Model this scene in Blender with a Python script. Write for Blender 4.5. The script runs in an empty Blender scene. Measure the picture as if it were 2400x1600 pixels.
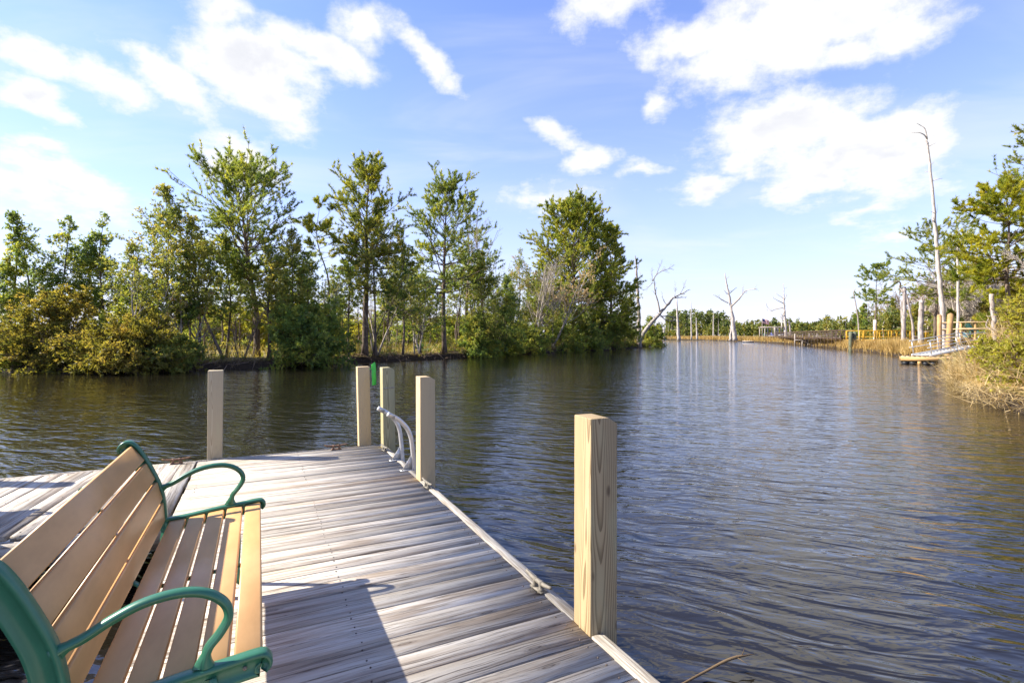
import bpy, math, random
import numpy as np
from mathutils import Vector, Matrix

# ------------------------------------------------------------------ scene, camera, light
S = bpy.context.scene
COL = S.collection
pi = math.pi
cam_d = bpy.data.cameras.new("camera")
cam_d.sensor_width = 36.0
cam_d.lens = 1215 / 2400 * 36.0
cam_d.shift_y = -14 / 2400
cam_d.clip_start = 0.05
cam_d.clip_end = 20000
cam = bpy.data.objects.new("camera", cam_d)
cam.location = (0, 0, 1.95)
cam.rotation_euler = (pi / 2, 0, 0)
COL.objects.link(cam)
S.camera = cam

SUN_EL = math.atan2(1.0, 1.362)          # post of 1 m throws 1.36 m
sun_dir = Vector((-1.36, 0.06, 1.0)).normalized()   # towards the sun
sun_d = bpy.data.lights.new("sun", 'SUN')
sun_d.energy = 4.9
sun_d.angle = math.radians(0.53)
sun_d.color = (1.0, 0.93, 0.82)
sun = bpy.data.objects.new("sun", sun_d)
sun.rotation_euler = (-sun_dir).to_track_quat('-Z', 'Y').to_euler()
sun.location = (-30, 0, 30)
COL.objects.link(sun)
SUN_ROT = math.atan2(sun_dir.x, sun_dir.y)

S.view_settings.view_transform = 'Standard'
S.view_settings.look = 'None'
S.view_settings.exposure = 1.36
S.view_settings.gamma = 1.0
S.view_settings.use_curve_mapping = False
S.render.engine = 'CYCLES'
S.cycles.max_bounces = 8
S.cycles.transparent_max_bounces = 8
S.cycles.caustics_reflective = False
S.cycles.caustics_refractive = False

# ------------------------------------------------------------------ node helpers
class NT:
    def __init__(self, tree):
        self.t = tree
    def n(self, typ, ins=None, **props):
        nd = self.t.nodes.new(typ)
        for k, v in props.items():
            setattr(nd, k, v)
        for k, v in (ins or {}).items():
            self.set(nd, k, v)
        return nd
    def set(self, nd, k, v):
        s = nd.inputs[k]
        if isinstance(v, bpy.types.Node):
            v = v.outputs[0]
        if isinstance(v, bpy.types.NodeSocket):
            self.t.links.new(v, s)
        else:
            if isinstance(v, tuple) and len(v) == 3 and s.type == 'RGBA':
                v = (*v, 1)
            s.default_value = v
    def math(self, op, a, b=None, c=None, clamp=False):
        nd = self.n('ShaderNodeMath', operation=op, use_clamp=clamp)
        for i, v in enumerate((a, b, c)):
            if v is not None:
                self.set(nd, i, v)
        return nd
    def vmath(self, op, a, b=None):
        nd = self.n('ShaderNodeVectorMath', operation=op)
        self.set(nd, 0, a)
        if b is not None:
            self.set(nd, 1, b)
        return nd
    def mix(self, f, a, b, blend='MIX'):
        nd = self.n('ShaderNodeMix', data_type='RGBA', blend_type=blend)
        self.set(nd, 0, f); self.set(nd, 6, a); self.set(nd, 7, b)
        return nd.outputs[2]
    def noise(self, vec, scale=1.0, detail=4.0, rough=0.55, dist=0.0, dim='3D'):
        nd = self.n('ShaderNodeTexNoise', {'Scale': scale, 'Detail': detail, 'Roughness': rough, 'Distortion': dist}, noise_dimensions=dim)
        self.set(nd, 'Vector', vec)
        return nd.outputs[0]
    def scale(self, vec, v):
        return self.vmath('MULTIPLY', vec, v).outputs[0]
    def ramp(self, f, stops, interp='LINEAR'):
        nd = self.n('ShaderNodeValToRGB')
        cr = nd.color_ramp
        cr.interpolation = interp
        while len(cr.elements) < len(stops):
            cr.elements.new(0.5)
        for e, (p, c) in zip(cr.elements, stops):
            e.position = p
            e.color = (*c, 1) if len(c) == 3 else c
        self.set(nd, 0, f)
        return nd.outputs[0]
    def step(self, v, a, b):
        nd = self.n('ShaderNodeMapRange', interpolation_type='SMOOTHSTEP')
        self.set(nd, 0, v); self.set(nd, 1, a); self.set(nd, 2, b)
        return nd.outputs[0]

def new_mat(name):
    m = bpy.data.materials.new(name)
    m.use_nodes = True
    m.node_tree.nodes.clear()
    t = NT(m.node_tree)
    out = t.n('ShaderNodeOutputMaterial')
    return m, t, out

def principled(t, out, base, rough=0.6, spec=0.5, metal=0.0, normal=None):
    p = t.n('ShaderNodeBsdfPrincipled')
    t.set(p, 'Base Color', base); t.set(p, 'Roughness', rough)
    t.set(p, 'Specular IOR Level', spec); t.set(p, 'Metallic', metal)
    if normal is not None:
        t.set(p, 'Normal', normal)
    t.set(out, 'Surface', p)
    return p

def bump(t, h, strength=0.5, dist=0.01):
    return t.n('ShaderNodeBump', {'Height': h, 'Strength': strength, 'Distance': dist}).outputs[0]

# ------------------------------------------------------------------ sky
W = bpy.data.worlds.new("World")
S.world = W
W.use_nodes = True
W.node_tree.nodes.clear()

F_PX, CX, HY = 1191.0, 1176.0, 770.0      # lens in the units the scene was measured in
def ray(px, py):
    return Vector(((px - CX) / F_PX, 1.0, -(py - HY) / F_PX))

def build_sky():
    t = NT(W.node_tree)
    out = t.n('ShaderNodeOutputWorld')
    bg = t.n('ShaderNodeBackground')
    sky = t.n('ShaderNodeTexSky', sky_type='NISHITA', sun_disc=False)
    sky.sun_elevation = SUN_EL
    sky.sun_rotation = SUN_ROT
    sky.air_density = 1.0
    sky.dust_density = 0.12
    sky.ozone_density = 3.2
    d = t.n('ShaderNodeTexCoord').outputs['Generated']
    d = t.vmath('NORMALIZE', d).outputs[0]
    sep = t.n('ShaderNodeSeparateXYZ', {0: d})
    z = t.math('MAXIMUM', sep.outputs[2], 0.03)
    # planar coordinates on a cloud deck overhead
    zz = t.math('ADD', z, 0.16)
    q = t.n('ShaderNodeCombineXYZ', {0: t.math('DIVIDE', sep.outputs[0], zz), 1: t.math('DIVIDE', sep.outputs[1], zz), 2: 0.0}).outputs[0]
    warp = t.n('ShaderNodeTexNoise', {'Scale': 2.4, 'Detail': 5.0, 'Roughness': 0.6})
    t.set(warp, 'Vector', q)
    wv = t.vmath('SUBTRACT', warp.outputs[1], (0.5, 0.5, 0.5)).outputs[0]
    dw = t.vmath('ADD', d, t.scale(wv, (0.13, 0.13, 0.09))).outputs[0]
    # the cloud heaps: direction, half width, half height, tilt, weight
    heaps = [
        (600, 170, 150, 95, 10, 1.0), (745, 128, 120, 42, 14, .95), (530, 45, 58, 62, 10, .85), (400, 208, 135, 40, 32, .9),
        (650, 245, 85, 50, 20, .9), (835, 70, 60, 48, 20, .75), (975, 130, 100, 26, 32, .75),
        (55, 105, 130, 40, 14, .95), (60, 212, 120, 34, 18, .9), (85, 330, 52, 22, 5, .7), (140, 405, 200, 36, 14, .85), (20, 440, 240, 45, 10, .5),
        (255, 195, 100, 30, 10, .5), (560, 372, 105, 58, 0, .95),
        (1850, 50, 270, 105, -4, 1.1), (1560, 108, 150, 42, 8, .9), (2035, 90, 110, 55, -14, .9), (1660, 168, 120, 52, 5, .75), (1940, 120, 100, 45, 0, .8),
        (1800, 305, 190, 80, 4, 1.1), (2010, 350, 200, 85, 8, 1.1), (2140, 320, 105, 58, 10, .95), (1900, 400, 130, 40, 4, .8), (1700, 375, 80, 34, 0, .7),
        (1340, 370, 62, 26, -6, .85), (1500, 245, 34, 30, 0, .75), (1455, 392, 42, 17, 4, .65), (1625, 428, 70, 26, -3, .8), (1800, 440, 66, 30, 0, .75),
        (1400, 10, 55, 80, 70, .5), (1270, 318, 50, 22, 30, .55), (1260, 452, 100, 28, -4, .55), (1995, 472, 75, 18, 0, .45), (2050, 530, 60, 18, 0, .4),
    ]
    field = None
    for (px, py, hw, hh, tilt, wgt) in heaps:
        c = ray(px, py)
        L = c.length
        cn = c.normalized()
        e1 = Vector((cn.y, -cn.x, 0)).normalized()
        e2 = e1.cross(cn)
        a = math.radians(-tilt)
        f1 = e1 * math.cos(a) + e2 * math.sin(a)
        f2 = -e1 * math.sin(a) + e2 * math.cos(a)
        cosx = 1.0 / math.sqrt(1 + ((px - CX) / F_PX) ** 2)
        wv_ = hw / F_PX / L * cosx * 1.12
        hv_ = hh / F_PX / L * 1.12
        f1 = f1 / wv_; f2 = f2 / hv_
        v = t.vmath('SUBTRACT', dw, tuple(cn)).outputs[0]
        a1 = t.vmath('DOT_PRODUCT', v, tuple(f1)).outputs['Value']
        a2 = t.vmath('DOT_PRODUCT', v, tuple(f2)).outputs['Value']
        r2 = t.math('ADD', t.math('MULTIPLY', a1, a1), t.math('MULTIPLY', a2, a2))
        # far side of the sky: push out
        f = t.math('MULTIPLY', t.math('SUBTRACT', 1.0, t.math('SQRT', r2)), wgt)
        if wgt < .7:
            f = t.math('SUBTRACT', f, 0.0)
        if field is None:
            field = f
        else:
            field = t.n('ShaderNodeMath', operation='SMOOTH_MAX')
            t.set(field, 0, prev); t.set(field, 1, f); t.set(field, 2, 0.12)
        prev = field
    # loose clouds over the rest of the sky (behind and to the sides)
    loose = t.noise(t.vmath('ADD', q, (7.3, 2.1, 0)).outputs[0], 0.55, 3.0, 0.5)
    away = t.step(t.math('MULTIPLY', sep.outputs[1], -1.0), -0.45, 0.15)
    over = t.step(sep.outputs[2], 0.60, 0.75)
    away = t.math('MAXIMUM', away, over)
    loose = t.math('SUBTRACT', t.math('MULTIPLY', t.math('SUBTRACT', loose, 0.58), 5.0), t.math('MULTIPLY', t.math('SUBTRACT', 1.0, away), 4.0))
    field = t.math('MAXIMUM', field, loose)
    fb = t.noise(q, 4.6, 7.0, 0.62)
    fb2 = t.noise(d, 13.0, 8.0, 0.66)
    edge = t.math('ADD', t.math('MULTIPLY', t.math('SUBTRACT', fb, 0.5), 1.7), t.math('MULTIPLY', t.math('SUBTRACT', fb2, 0.5), 1.5))
    dens = t.math('ADD', field, edge)
    cloud = t.step(dens, -0.27, 0.62)
    # high thin veil
    veil = t.noise(t.scale(q, (1.0, 2.2, 1)), 0.9, 5.0, 0.55, 0.6)
    veil = t.math('MULTIPLY', t.step(veil, 0.42, 0.75), 0.30)
    cov = t.math('MAXIMUM', cloud, veil)
    under = t.noise(t.vmath('ADD', q, (1.3, .25, 0)).outputs[0], 2.2, 4.0, 0.55)
    core = t.math('MULTIPLY', t.step(under, 0.40, 0.60), t.math('MULTIPLY', t.step(dens, 0.3, 1.0), 0.85))
    ccol = t.mix(core, (3.55, 3.55, 3.6, 1), (2.72, 2.78, 3.0, 1))
    skyc = t.vmath('MULTIPLY', sky.outputs[0], (0.85, 0.81, 1.05)).outputs[0]
    # thin bright air low down near the horizon
    low = t.math('POWER', t.math('SUBTRACT', 1.0, t.math('MINIMUM', t.math('MAXIMUM', sep.outputs[2], 0.0), 1.0)), 4.0)
    skyc = t.mix(t.math('MULTIPLY', low, 0.85), skyc, (2.62, 2.62, 3.12, 1))
    colr = t.mix(cov, skyc, ccol)
    t.set(bg, 'Color', colr)
    t.set(bg, 'Strength', 0.122)
    t.set(out, 'Surface', bg)
build_sky()

# ------------------------------------------------------------------ geometry helpers
def nrm(v):
    return v / np.maximum(np.linalg.norm(v, axis=-1, keepdims=True), 1e-9)

class Geo:
    def __init__(self):
        self.V = []; self.F = {3: [], 4: []}; self.T = []; self.n = 0; self.tris = 0
    def add(self, V, F, tint=None):
        V = np.asarray(V, float).reshape(-1, 3)
        F = np.asarray(F, int)
        self.F[F.shape[1]].append(F + self.n)
        self.V.append(V)
        self.T.append(np.full(len(V), 0.5) if tint is None else np.asarray(tint, float))
        self.n += len(V)
    def poly(self, V, faces):
        """mixed faces (lists); n-gons are fanned"""
        V = np.asarray(V, float)
        tri = []; quad = []
        for f in faces:
            if len(f) == 3: tri.append(f)
            elif len(f) == 4: quad.append(f)
            else:
                for i in range(1, len(f) - 1): tri.append((f[0], f[i], f[i + 1]))
        base = self.n
        self.V.append(V); self.T.append(np.full(len(V), 0.5)); self.n += len(V)
        if tri: self.F[3].append(np.asarray(tri) + base)
        if quad: self.F[4].append(np.asarray(quad) + base)
    def mesh(self, name, mat, smooth=False, tint=False):
        me = bpy.data.meshes.new(name)
        V = np.concatenate(self.V)
        me.vertices.add(len(V))
        me.vertices.foreach_set('co', V.astype(np.float32).ravel())
        loops = []; starts = []; totals = []; off = 0
        for k in (3, 4):
            if self.F[k]:
                f = np.concatenate(self.F[k])
                loops.append(f.ravel())
                starts.append(off + np.arange(len(f)) * k)
                totals.append(np.full(len(f), k))
                off += f.size
        loops = np.concatenate(loops)
        me.loops.add(len(loops))
        me.loops.foreach_set('vertex_index', loops.astype(np.int32))
        st = np.concatenate(starts)
        me.polygons.add(len(st))
        me.polygons.foreach_set('loop_start', st.astype(np.int32))
        if smooth:
            me.polygons.foreach_set('use_smooth', np.ones(len(st), bool))
        if tint:
            at = me.attributes.new('tint', 'FLOAT', 'POINT')
            at.data.foreach_set('value', np.concatenate(self.T).astype(np.float32))
        me.update(calc_edges=True)
        me.validate()
        if mat: me.materials.append(mat)
        return me

def link(name, data, parent=None, loc=None, rot=None):
    o = bpy.data.objects.new(name, data)
    COL.objects.link(o)
    if parent: o.parent = parent
    if loc is not None: o.location = loc
    if rot is not None: o.rotation_euler = rot
    return o

def tag(o, label=None, cat=None, group=None, kind=None):
    if label: o['label'] = label
    if cat: o['category'] = cat
    if group: o['group'] = group
    if kind: o['kind'] = kind
    return o

def thing(name, label, cat, loc=(0, 0, 0), rz=0.0, group=None):
    o = link(name, None, None, loc, (0, 0, rz))
    o.empty_display_size = 0.2
    return tag(o, label, cat, group)

def part(name, geo, mat, parent, smooth=False, tint=False, label=None, kind=None):
    o = link(name, geo.mesh(name, mat, smooth, tint) if isinstance(geo, Geo) else geo, parent)
    return tag(o, label, kind=kind)

def copy_tree(o, parent=None):
    c = o.copy(); COL.objects.link(c); c.parent = parent
    for ch in list(o.children): copy_tree(ch, c)
    return c

def tubes(g, P, R, k=5, tint=None, caps=True):
    """batch of polylines P (N,m,3), radii R (N,m)"""
    P = np.asarray(P, float); R = np.asarray(R, float)
    if P.ndim == 2: P = P[None]; R = np.broadcast_to(R, P.shape[:2])
    N, m, _ = P.shape
    T = nrm(np.gradient(P, axis=1))
    ref = np.where(np.abs(T[:, :1, 2:3]) > 0.9, np.array([1.0, 0, 0]), np.array([0, 0, 1.0]))
    ref = np.broadcast_to(ref, T.shape)
    A = nrm(np.cross(T, ref)); B = np.cross(T, A)
    th = np.arange(k) * 2 * pi / k
    V = P[:, :, None] + R[:, :, None, None] * (A[:, :, None] * np.cos(th)[:, None] + B[:, :, None] * np.sin(th)[:, None])
    idx = np.arange(N * m * k).reshape(N, m, k)
    a = idx[:, :-1]; b = idx[:, 1:]
    F = np.stack([a, np.roll(a, -1, 2), np.roll(b, -1, 2), b], -1).reshape(-1, 4)
    tt = None if tint is None else np.repeat(np.asarray(tint), m * k)
    base = g.n
    g.add(V.reshape(-1, 3), F, tt)
    if caps and k >= 4:
        fs = []
        for e in (0, m - 1):
            r = idx[:, e]
            for i in range(1, k - 1):
                fs.append(np.stack([r[:, 0], r[:, i], r[:, i + 1]], -1) if e else np.stack([r[:, 0], r[:, i + 1], r[:, i]], -1))
        g.F[3].append(np.concatenate(fs) + base)

def box(g, x0, x1, y0, y1, z0, z1, M=None):
    V = np.array([(x, y, z) for z in (z0, z1) for y in (y0, y1) for x in (x0, x1)], float)
    if M is not None:
        V = np.array([(M @ Vector(v))[:] for v in V])
    g.add(V, [(0, 2, 3, 1), (4, 5, 7, 6), (0, 1, 5, 4), (2, 6, 7, 3), (0, 4, 6, 2), (1, 3, 7, 5)])

def beam(g, a, b, w, h, up=(0, 0, 1)):
    """rectangular bar from a to b, w sideways, h along up"""
    a = np.array(a, float); b = np.array(b, float)
    t = nrm(b - a); u = np.array(up, float)
    if abs(t @ u) > .95: u = np.array([0, 1.0, 0])
    s = nrm(np.cross(t, u)); u = np.cross(s, t)
    V = []
    for p in (a, b):
        for (i, j) in ((-1, -1), (1, -1), (1, 1), (-1, 1)):
            V.append(p + s * i * w / 2 + u * j * h / 2)
    g.add(V, [(0, 1, 2, 3), (7, 6, 5, 4), (0, 4, 5, 1), (1, 5, 6, 2), (2, 6, 7, 3), (3, 7, 4, 0)])

def prism(g, sec, axis_pts):
    """extrude closed 2-D section (list of (x,z)) between y0 and y1"""
    y0, y1 = axis_pts
    n = len(sec)
    V = [(x, y0, z) for x, z in sec] + [(x, y1, z) for x, z in sec]
    F = [(i, (i + 1) % n, n + (i + 1) % n, n + i) for i in range(n)]
    g.poly(V, F + [tuple(range(n))[::-1], tuple(range(n, 2 * n))])

def rrect(w, h, r, n=3, cx=0, cz=0, ang=0):
    pts = []
    for (sx, sz, a0) in ((1, 1, 0), (-1, 1, 90), (-1, -1, 180), (1, -1, 270)):
        for i in range(n + 1):
            a = math.radians(a0 + 90 * i / n)
            pts.append((sx * (w / 2 - r) + r * math.cos(a), sz * (h / 2 - r) + r * math.sin(a)))
    c, s = math.cos(ang), math.sin(ang)
    return [(cx + x * c - z * s, cz + x * s + z * c) for x, z in pts]

def crom(pts, n=6):
    """Catmull-Rom through points"""
    P = np.array(pts, float)
    Q = np.concatenate([2 * P[:1] - P[1:2], P, 2 * P[-1:] - P[-2:-1]])
    out = []
    for i in range(1, len(Q) - 2):
        p0, p1, p2, p3 = Q[i - 1:i + 3]
        for k in range(n):
            u = k / n
            out.append(.5 * (2 * p1 + (p2 - p0) * u + (2 * p0 - 5 * p1 + 4 * p2 - p3) * u ** 2 + (3 * p1 - p0 - 3 * p2 + p3) * u ** 3))
    out.append(P[-1])
    return np.array(out)

def sweep(g, path, sec, scale=None):
    """sweep a closed section (a,b) along a path in the x-z plane; a = right-hand normal, b = y"""
    P = np.asarray(path, float); m = len(P)
    T = nrm(np.gradient(P, axis=0))
    Rn = np.stack([T[:, 1], -T[:, 0]], -1)
    sec = np.asarray(sec, float); n = len(sec)
    sc = np.ones(m) if scale is None else np.asarray(scale)
    V = np.zeros((m, n, 3))
    V[:, :, 0] = P[:, None, 0] + Rn[:, None, 0] * sec[None, :, 0] * sc[:, None]
    V[:, :, 2] = P[:, None, 1] + Rn[:, None, 1] * sec[None, :, 0] * sc[:, None]
    V[:, :, 1] = sec[None, :, 1]
    idx = np.arange(m * n).reshape(m, n)
    a = idx[:-1]; b = idx[1:]
    F = np.stack([a, b, np.roll(b, -1, 1), np.roll(a, -1, 1)], -1).reshape(-1, 4).tolist()
    g.poly(V.reshape(-1, 3), F + [idx[0].tolist(), idx[-1][::-1].tolist()])

# a point of the measured picture, taken to its real distance
def at(px, d, py=None, z=0.0):
    zz = z if py is None else 1.95 - (py - HY) / F_PX * d
    return np.array(((px - CX) / F_PX * d, d, zz))
def zof(py, d):
    return 1.95 - (py - HY) / F_PX * d

# ------------------------------------------------------------------ materials
def mat_deck():
    m, t, out = new_mat("weathered_deck_wood")
    oi = t.n('ShaderNodeObjectInfo')
    rnd = oi.outputs['Random']
    co = t.n('ShaderNodeTexCoord').outputs['Object']
    off = t.n('ShaderNodeCombineXYZ', {0: t.math('MULTIPLY', rnd, 37.0), 1: t.math('MULTIPLY', rnd, 91.0), 2: t.math('MULTIPLY', rnd, 13.0)})
    p = t.vmath('ADD', co, off).outputs[0]
    wob = t.noise(t.scale(p, (1.6, 5.0, 5.0)), 1.0, 2.0)
    wv = t.n('ShaderNodeCombineXYZ', {0: 0.0, 1: t.math('MULTIPLY', t.math('SUBTRACT', wob, .5), 0.07), 2: 0.0})
    p2 = t.vmath('ADD', p, wv).outputs[0]
    g1 = t.noise(t.scale(p2, (0.9, 30, 30)), 1.0, 6.0, 0.62)
    g2 = t.noise(t.scale(p2, (3.5, 190, 190)), 1.0, 4.0, 0.6)
    blot = t.noise(t.scale(p, (0.9, 7, 7)), 1.0, 4.0, 0.6)
    col = t.ramp(g1, [(0.30, (0.135, 0.10, 0.07)), (0.40, (0.33, 0.275, 0.215)), (0.48, (0.455, 0.40, 0.322)), (0.64, (0.585, 0.54, 0.465))])
    brown = t.mix(g1, (0.15, 0.10, 0.06, 1), (0.42, 0.33, 0.23, 1))
    col = t.mix(t.math('MULTIPLY', t.step(blot, 0.50, 0.66), 0.8), col, brown)
    crack = t.math('SUBTRACT', 1.0, t.step(g2, 0.30, 0.42))
    col = t.mix(t.math('MULTIPLY', crack, 0.75), col, (0.07, 0.055, 0.045, 1))
    g3 = t.noise(t.scale(p2, (1.1, 95, 95)), 1.0, 3.0, 0.55)
    split = t.math('SUBTRACT', 1.0, t.step(g3, 0.335, 0.40))
    col = t.mix(t.math('MULTIPLY', split, 0.8), col, (0.10, 0.078, 0.058, 1))
    # knots
    vo = t.n('ShaderNodeTexVoronoi', {'Scale': 1.0, 'Randomness': 1.0})
    t.set(vo, 'Vector', t.scale(p, (2.1, 10.0, 10.0)))
    kn = t.math('SUBTRACT', 1.0, t.step(vo.outputs['Distance'], 0.05, 0.16))
    kr = t.math('MULTIPLY', t.math('SINE', t.math('MULTIPLY', vo.outputs['Distance'], 120.0)), 0.25)
    col = t.mix(t.math('MULTIPLY', kn, t.math('ADD', 0.62, kr)), col, (0.09, 0.06, 0.04, 1))
    tone = t.math('ADD', 0.66, t.math('MULTIPLY', rnd, 0.50))
    col = t.vmath('MULTIPLY', col, t.n('ShaderNodeCombineXYZ', {0: tone, 1: tone, 2: tone})).outputs[0]
    h = t.math('ADD', t.math('MULTIPLY', g1, 0.6), t.math('SUBTRACT', t.math('MULTIPLY', g2, 0.4), t.math('MULTIPLY', t.math('MAXIMUM', crack, split), 0.6)))
    principled(t, out, col, 0.72, 0.3, normal=bump(t, h, 0.9, 0.005))
    return m

def mat_post(name, light, dark, seed, ax=0.012, ay=0.012):
    m, t, out = new_mat(name)
    co = t.n('ShaderNodeTexCoord').outputs['Object']
    p = t.vmath('ADD', co, (ax, ay, seed * 3.1)).outputs[0]
    wob = t.n('ShaderNodeTexNoise', {'Scale': 1.0, 'Detail': 2.0})
    t.set(wob, 'Vector', t.scale(p, (3, 3, 1.1)))
    p2 = t.vmath('ADD', p, t.scale(t.vmath('SUBTRACT', wob.outputs[1], (.5, .5, .5)).outputs[0], (0.07, 0.07, 0))).outputs[0]
    zc = t.n('ShaderNodeSeparateXYZ', {0: co}).outputs[2]
    p2 = t.vmath('ADD', p2, t.n('ShaderNodeCombineXYZ', {0: t.math('MULTIPLY', zc, 0.012), 1: t.math('MULTIPLY', zc, 0.045), 2: 0.0})).outputs[0]
    s = t.n('ShaderNodeSeparateXYZ', {0: p2})
    r = t.math('SQRT', t.math('ADD', t.math('MULTIPLY', s.outputs[0], s.outputs[0]), t.math('MULTIPLY', s.outputs[1], s.outputs[1])))
    saw = t.math('FRACT', t.math('MULTIPLY', r, 115.0))
    ringm = t.math('MULTIPLY', t.step(saw, 0.35, 0.95), t.math('SUBTRACT', 1.0, t.step(saw, 0.95, 1.0)))
    fine = t.noise(t.scale(p, (160, 160, 5)), 1.0, 4.0, 0.6)
    blot = t.noise(t.scale(p, (9, 9, 1.6)), 1.0, 3.0)
    col = t.mix(t.math('MULTIPLY', ringm, 0.85), light, dark)
    col = t.mix(t.math('MULTIPLY', t.step(fine, 0.5, 0.8), 0.25), col, dark)
    col = t.mix(t.math('MULTIPLY', t.step(blot, 0.52, 0.75), 0.35), col, (0.40, 0.38, 0.22, 1))
    vo = t.n('ShaderNodeTexVoronoi', {'Scale': 1.0})
    t.set(vo, 'Vector', t.scale(p, (7, 7, 2.6)))
    kn = t.math('SUBTRACT', 1.0, t.step(vo.outputs['Distance'], 0.03, 0.10))
    col = t.mix(t.math('MULTIPLY', kn, 0.8), col, (0.10, 0.06, 0.03, 1))
    wet = t.math('SUBTRACT', 1.0, t.step(t.math('ADD', zc, t.math('MULTIPLY', t.math('SUBTRACT', blot, .5), .12)), -0.42, -0.22))
    col = t.mix(t.math('MULTIPLY', wet, .75), col, (0.06, 0.055, 0.03, 1))
    grime = t.noise(t.scale(co, (6, 6, 3)), 1.0, 5.0, 0.7)
    col = t.mix(t.math('MULTIPLY', t.step(grime, .52, .75), .35), col, (0.17, 0.14, 0.10, 1))
    principled(t, out, col, 0.65, 0.3, normal=bump(t, t.math('ADD', fine, t.math('MULTIPLY', ringm, -.5)), 0.35, 0.003))
    return m

def mat_simple(name, col, rough=0.6, spec=0.5, metal=0.0, var=0.15, sc=8.0, stretch=(1, 1, 1), bmp=0.0, second=None):
    m, t, out = new_mat(name)
    co = t.n('ShaderNodeTexCoord').outputs['Object']
    n = t.noise(t.scale(co, stretch), sc, 5.0, 0.6)
    b = second if second else tuple(c * (1 - var * 2) for c in col)
    c = t.mix(t.step(n, 0.3, 0.7), (*b, 1), (*col, 1))
    nm = bump(t, n, bmp, 0.01) if bmp else None
    principled(t, out, c, rough, spec, metal, nm)
    return m

def mat_bark(name, a, b, sc=1.0):
    m, t, out = new_mat(name)
    co = t.n('ShaderNodeTexCoord').outputs['Object']
    n = t.noise(t.scale(co, (9 * sc, 9 * sc, 2.0 * sc)), 1.0, 6.0, 0.65)
    n2 = t.noise(co, 0.8, 3.0)
    c = t.mix(t.step(n, 0.32, 0.68), (*a, 1), (*b, 1))
    c = t.mix(t.math('MULTIPLY', t.step(n2, .45, .7), .4), c, (*[x * 1.25 for x in b], 1))
    principled(t, out, c, 0.9, 0.2, normal=bump(t, n, 0.8, 0.03))
    return m

def mat_leaf(name, a, b, c, trans=0.5, rough=0.55):
    """three natural leaf colours picked by clump (tint) and by a slow noise through the crown"""
    m, t, out = new_mat(name)
    tint = t.n('ShaderNodeAttribute', attribute_name='tint').outputs['Fac']
    co = t.n('ShaderNodeTexCoord').outputs['Object']
    rnd = t.n('ShaderNodeObjectInfo').outputs['Random']
    n = t.noise(t.vmath('ADD', co, t.n('ShaderNodeCombineXYZ', {0: t.math('MULTIPLY', rnd, 50.0)})).outputs[0], 0.75, 3.0)
    f = t.math('ADD', t.math('MULTIPLY', tint, 0.55), t.math('MULTIPLY', t.step(n, 0.3, 0.7), 0.5))
    col = t.ramp(f, [(0.12, a), (0.5, b), (0.92, c)])
    p = t.n('ShaderNodeBsdfPrincipled', {'Roughness': rough, 'Specular IOR Level': 0.25})
    t.set(p, 'Base Color', col)
    tr = t.n('ShaderNodeBsdfTranslucent')
    t.set(tr, 'Color', t.vmath('MULTIPLY', col, (1.7, 1.55, 0.8)).outputs[0])
    mx = t.n('ShaderNodeMixShader', {0: trans})
    t.set(mx, 1, p); t.set(mx, 2, tr)
    t.set(out, 'Surface', mx)
    return m

M = {}
M['deck'] = mat_deck()
M['post'] = mat_post('treated_pine', (0.39, 0.285, 0.15, 1), (0.15, 0.098, 0.045, 1), 1.0)
M['post_pale'] = mat_post('treated_pine_pale', (0.54, 0.415, 0.235, 1), (0.31, 0.205, 0.095, 1), 2.0, .09, .02)
M['post_grey'] = mat_post('treated_pine_greyed', (0.44, 0.365, 0.235, 1), (0.29, 0.215, 0.12, 1), 4.0, .03, .05)
M['post_green'] = mat_post('treated_pine_greenish', (0.40, 0.345, 0.185, 1), (0.18, 0.15, 0.065, 1), 7.0)
M['trim'] = mat_simple('weathered_edge_board', (0.44, 0.415, 0.36), 0.85, 0.15, var=.2, sc=1.0, stretch=(90, 4, 90), bmp=.6, second=(.20, .165, .125))
M['slat'] = mat_simple('tan_recycled_plastic', (0.66, 0.365, 0.14), 0.42, 0.5, var=.05, sc=9, stretch=(1, .35, 1), bmp=.05, second=(.55, .30, .11))
M['green'] = mat_simple('green_powder_coat', (0.034, 0.150, 0.082), 0.34, 0.5, var=.08, sc=14, bmp=.04)
M['alu'] = mat_simple('aluminium', (0.62, 0.61, 0.58), 0.42, 0.5, 0.55, var=.08, sc=20)
M['rust'] = mat_simple('rusty_iron', (0.26, 0.15, 0.09), 0.75, 0.4, 0.3, var=.2, sc=60, bmp=.3)
M['galv'] = mat_simple('galvanised_iron', (0.22, 0.195, 0.15), 0.7, 0.4, 0.2, var=.2, sc=60, bmp=.3)
M['screw'] = mat_simple('dark_screw', (0.10, 0.075, 0.06), 0.6, 0.4, 0.3)
M['tape'] = mat_simple('green_plastic_ribbon', (0.05, 0.52, 0.06), 0.3, 0.5, var=.05)
M['joist'] = mat_simple('dark_wet_joist', (0.10, 0.075, 0.05), 0.8, 0.3, var=.2, sc=12, stretch=(1, 8, 8))
M['pine_bark'] = mat_bark('pine_bark', (0.06, 0.045, 0.035), (0.20, 0.15, 0.115))
M['grey_bark'] = mat_bark('grey_bark', (0.15, 0.13, 0.11), (0.40, 0.36, 0.32))
M['snag'] = mat_bark('bleached_dead_wood', (0.19, 0.16, 0.145), (0.43, 0.37, 0.33))
M['pale_snag'] = mat_bark('pale_dead_wood', (0.26, 0.23, 0.21), (0.54, 0.48, 0.43))
M['twig'] = mat_bark('grey_twigs', (0.20, 0.165, 0.13), (0.46, 0.40, 0.33))
M['twig_brown'] = mat_bark('brown_twigs', (0.13, 0.09, 0.06), (0.30, 0.22, 0.16))
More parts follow.
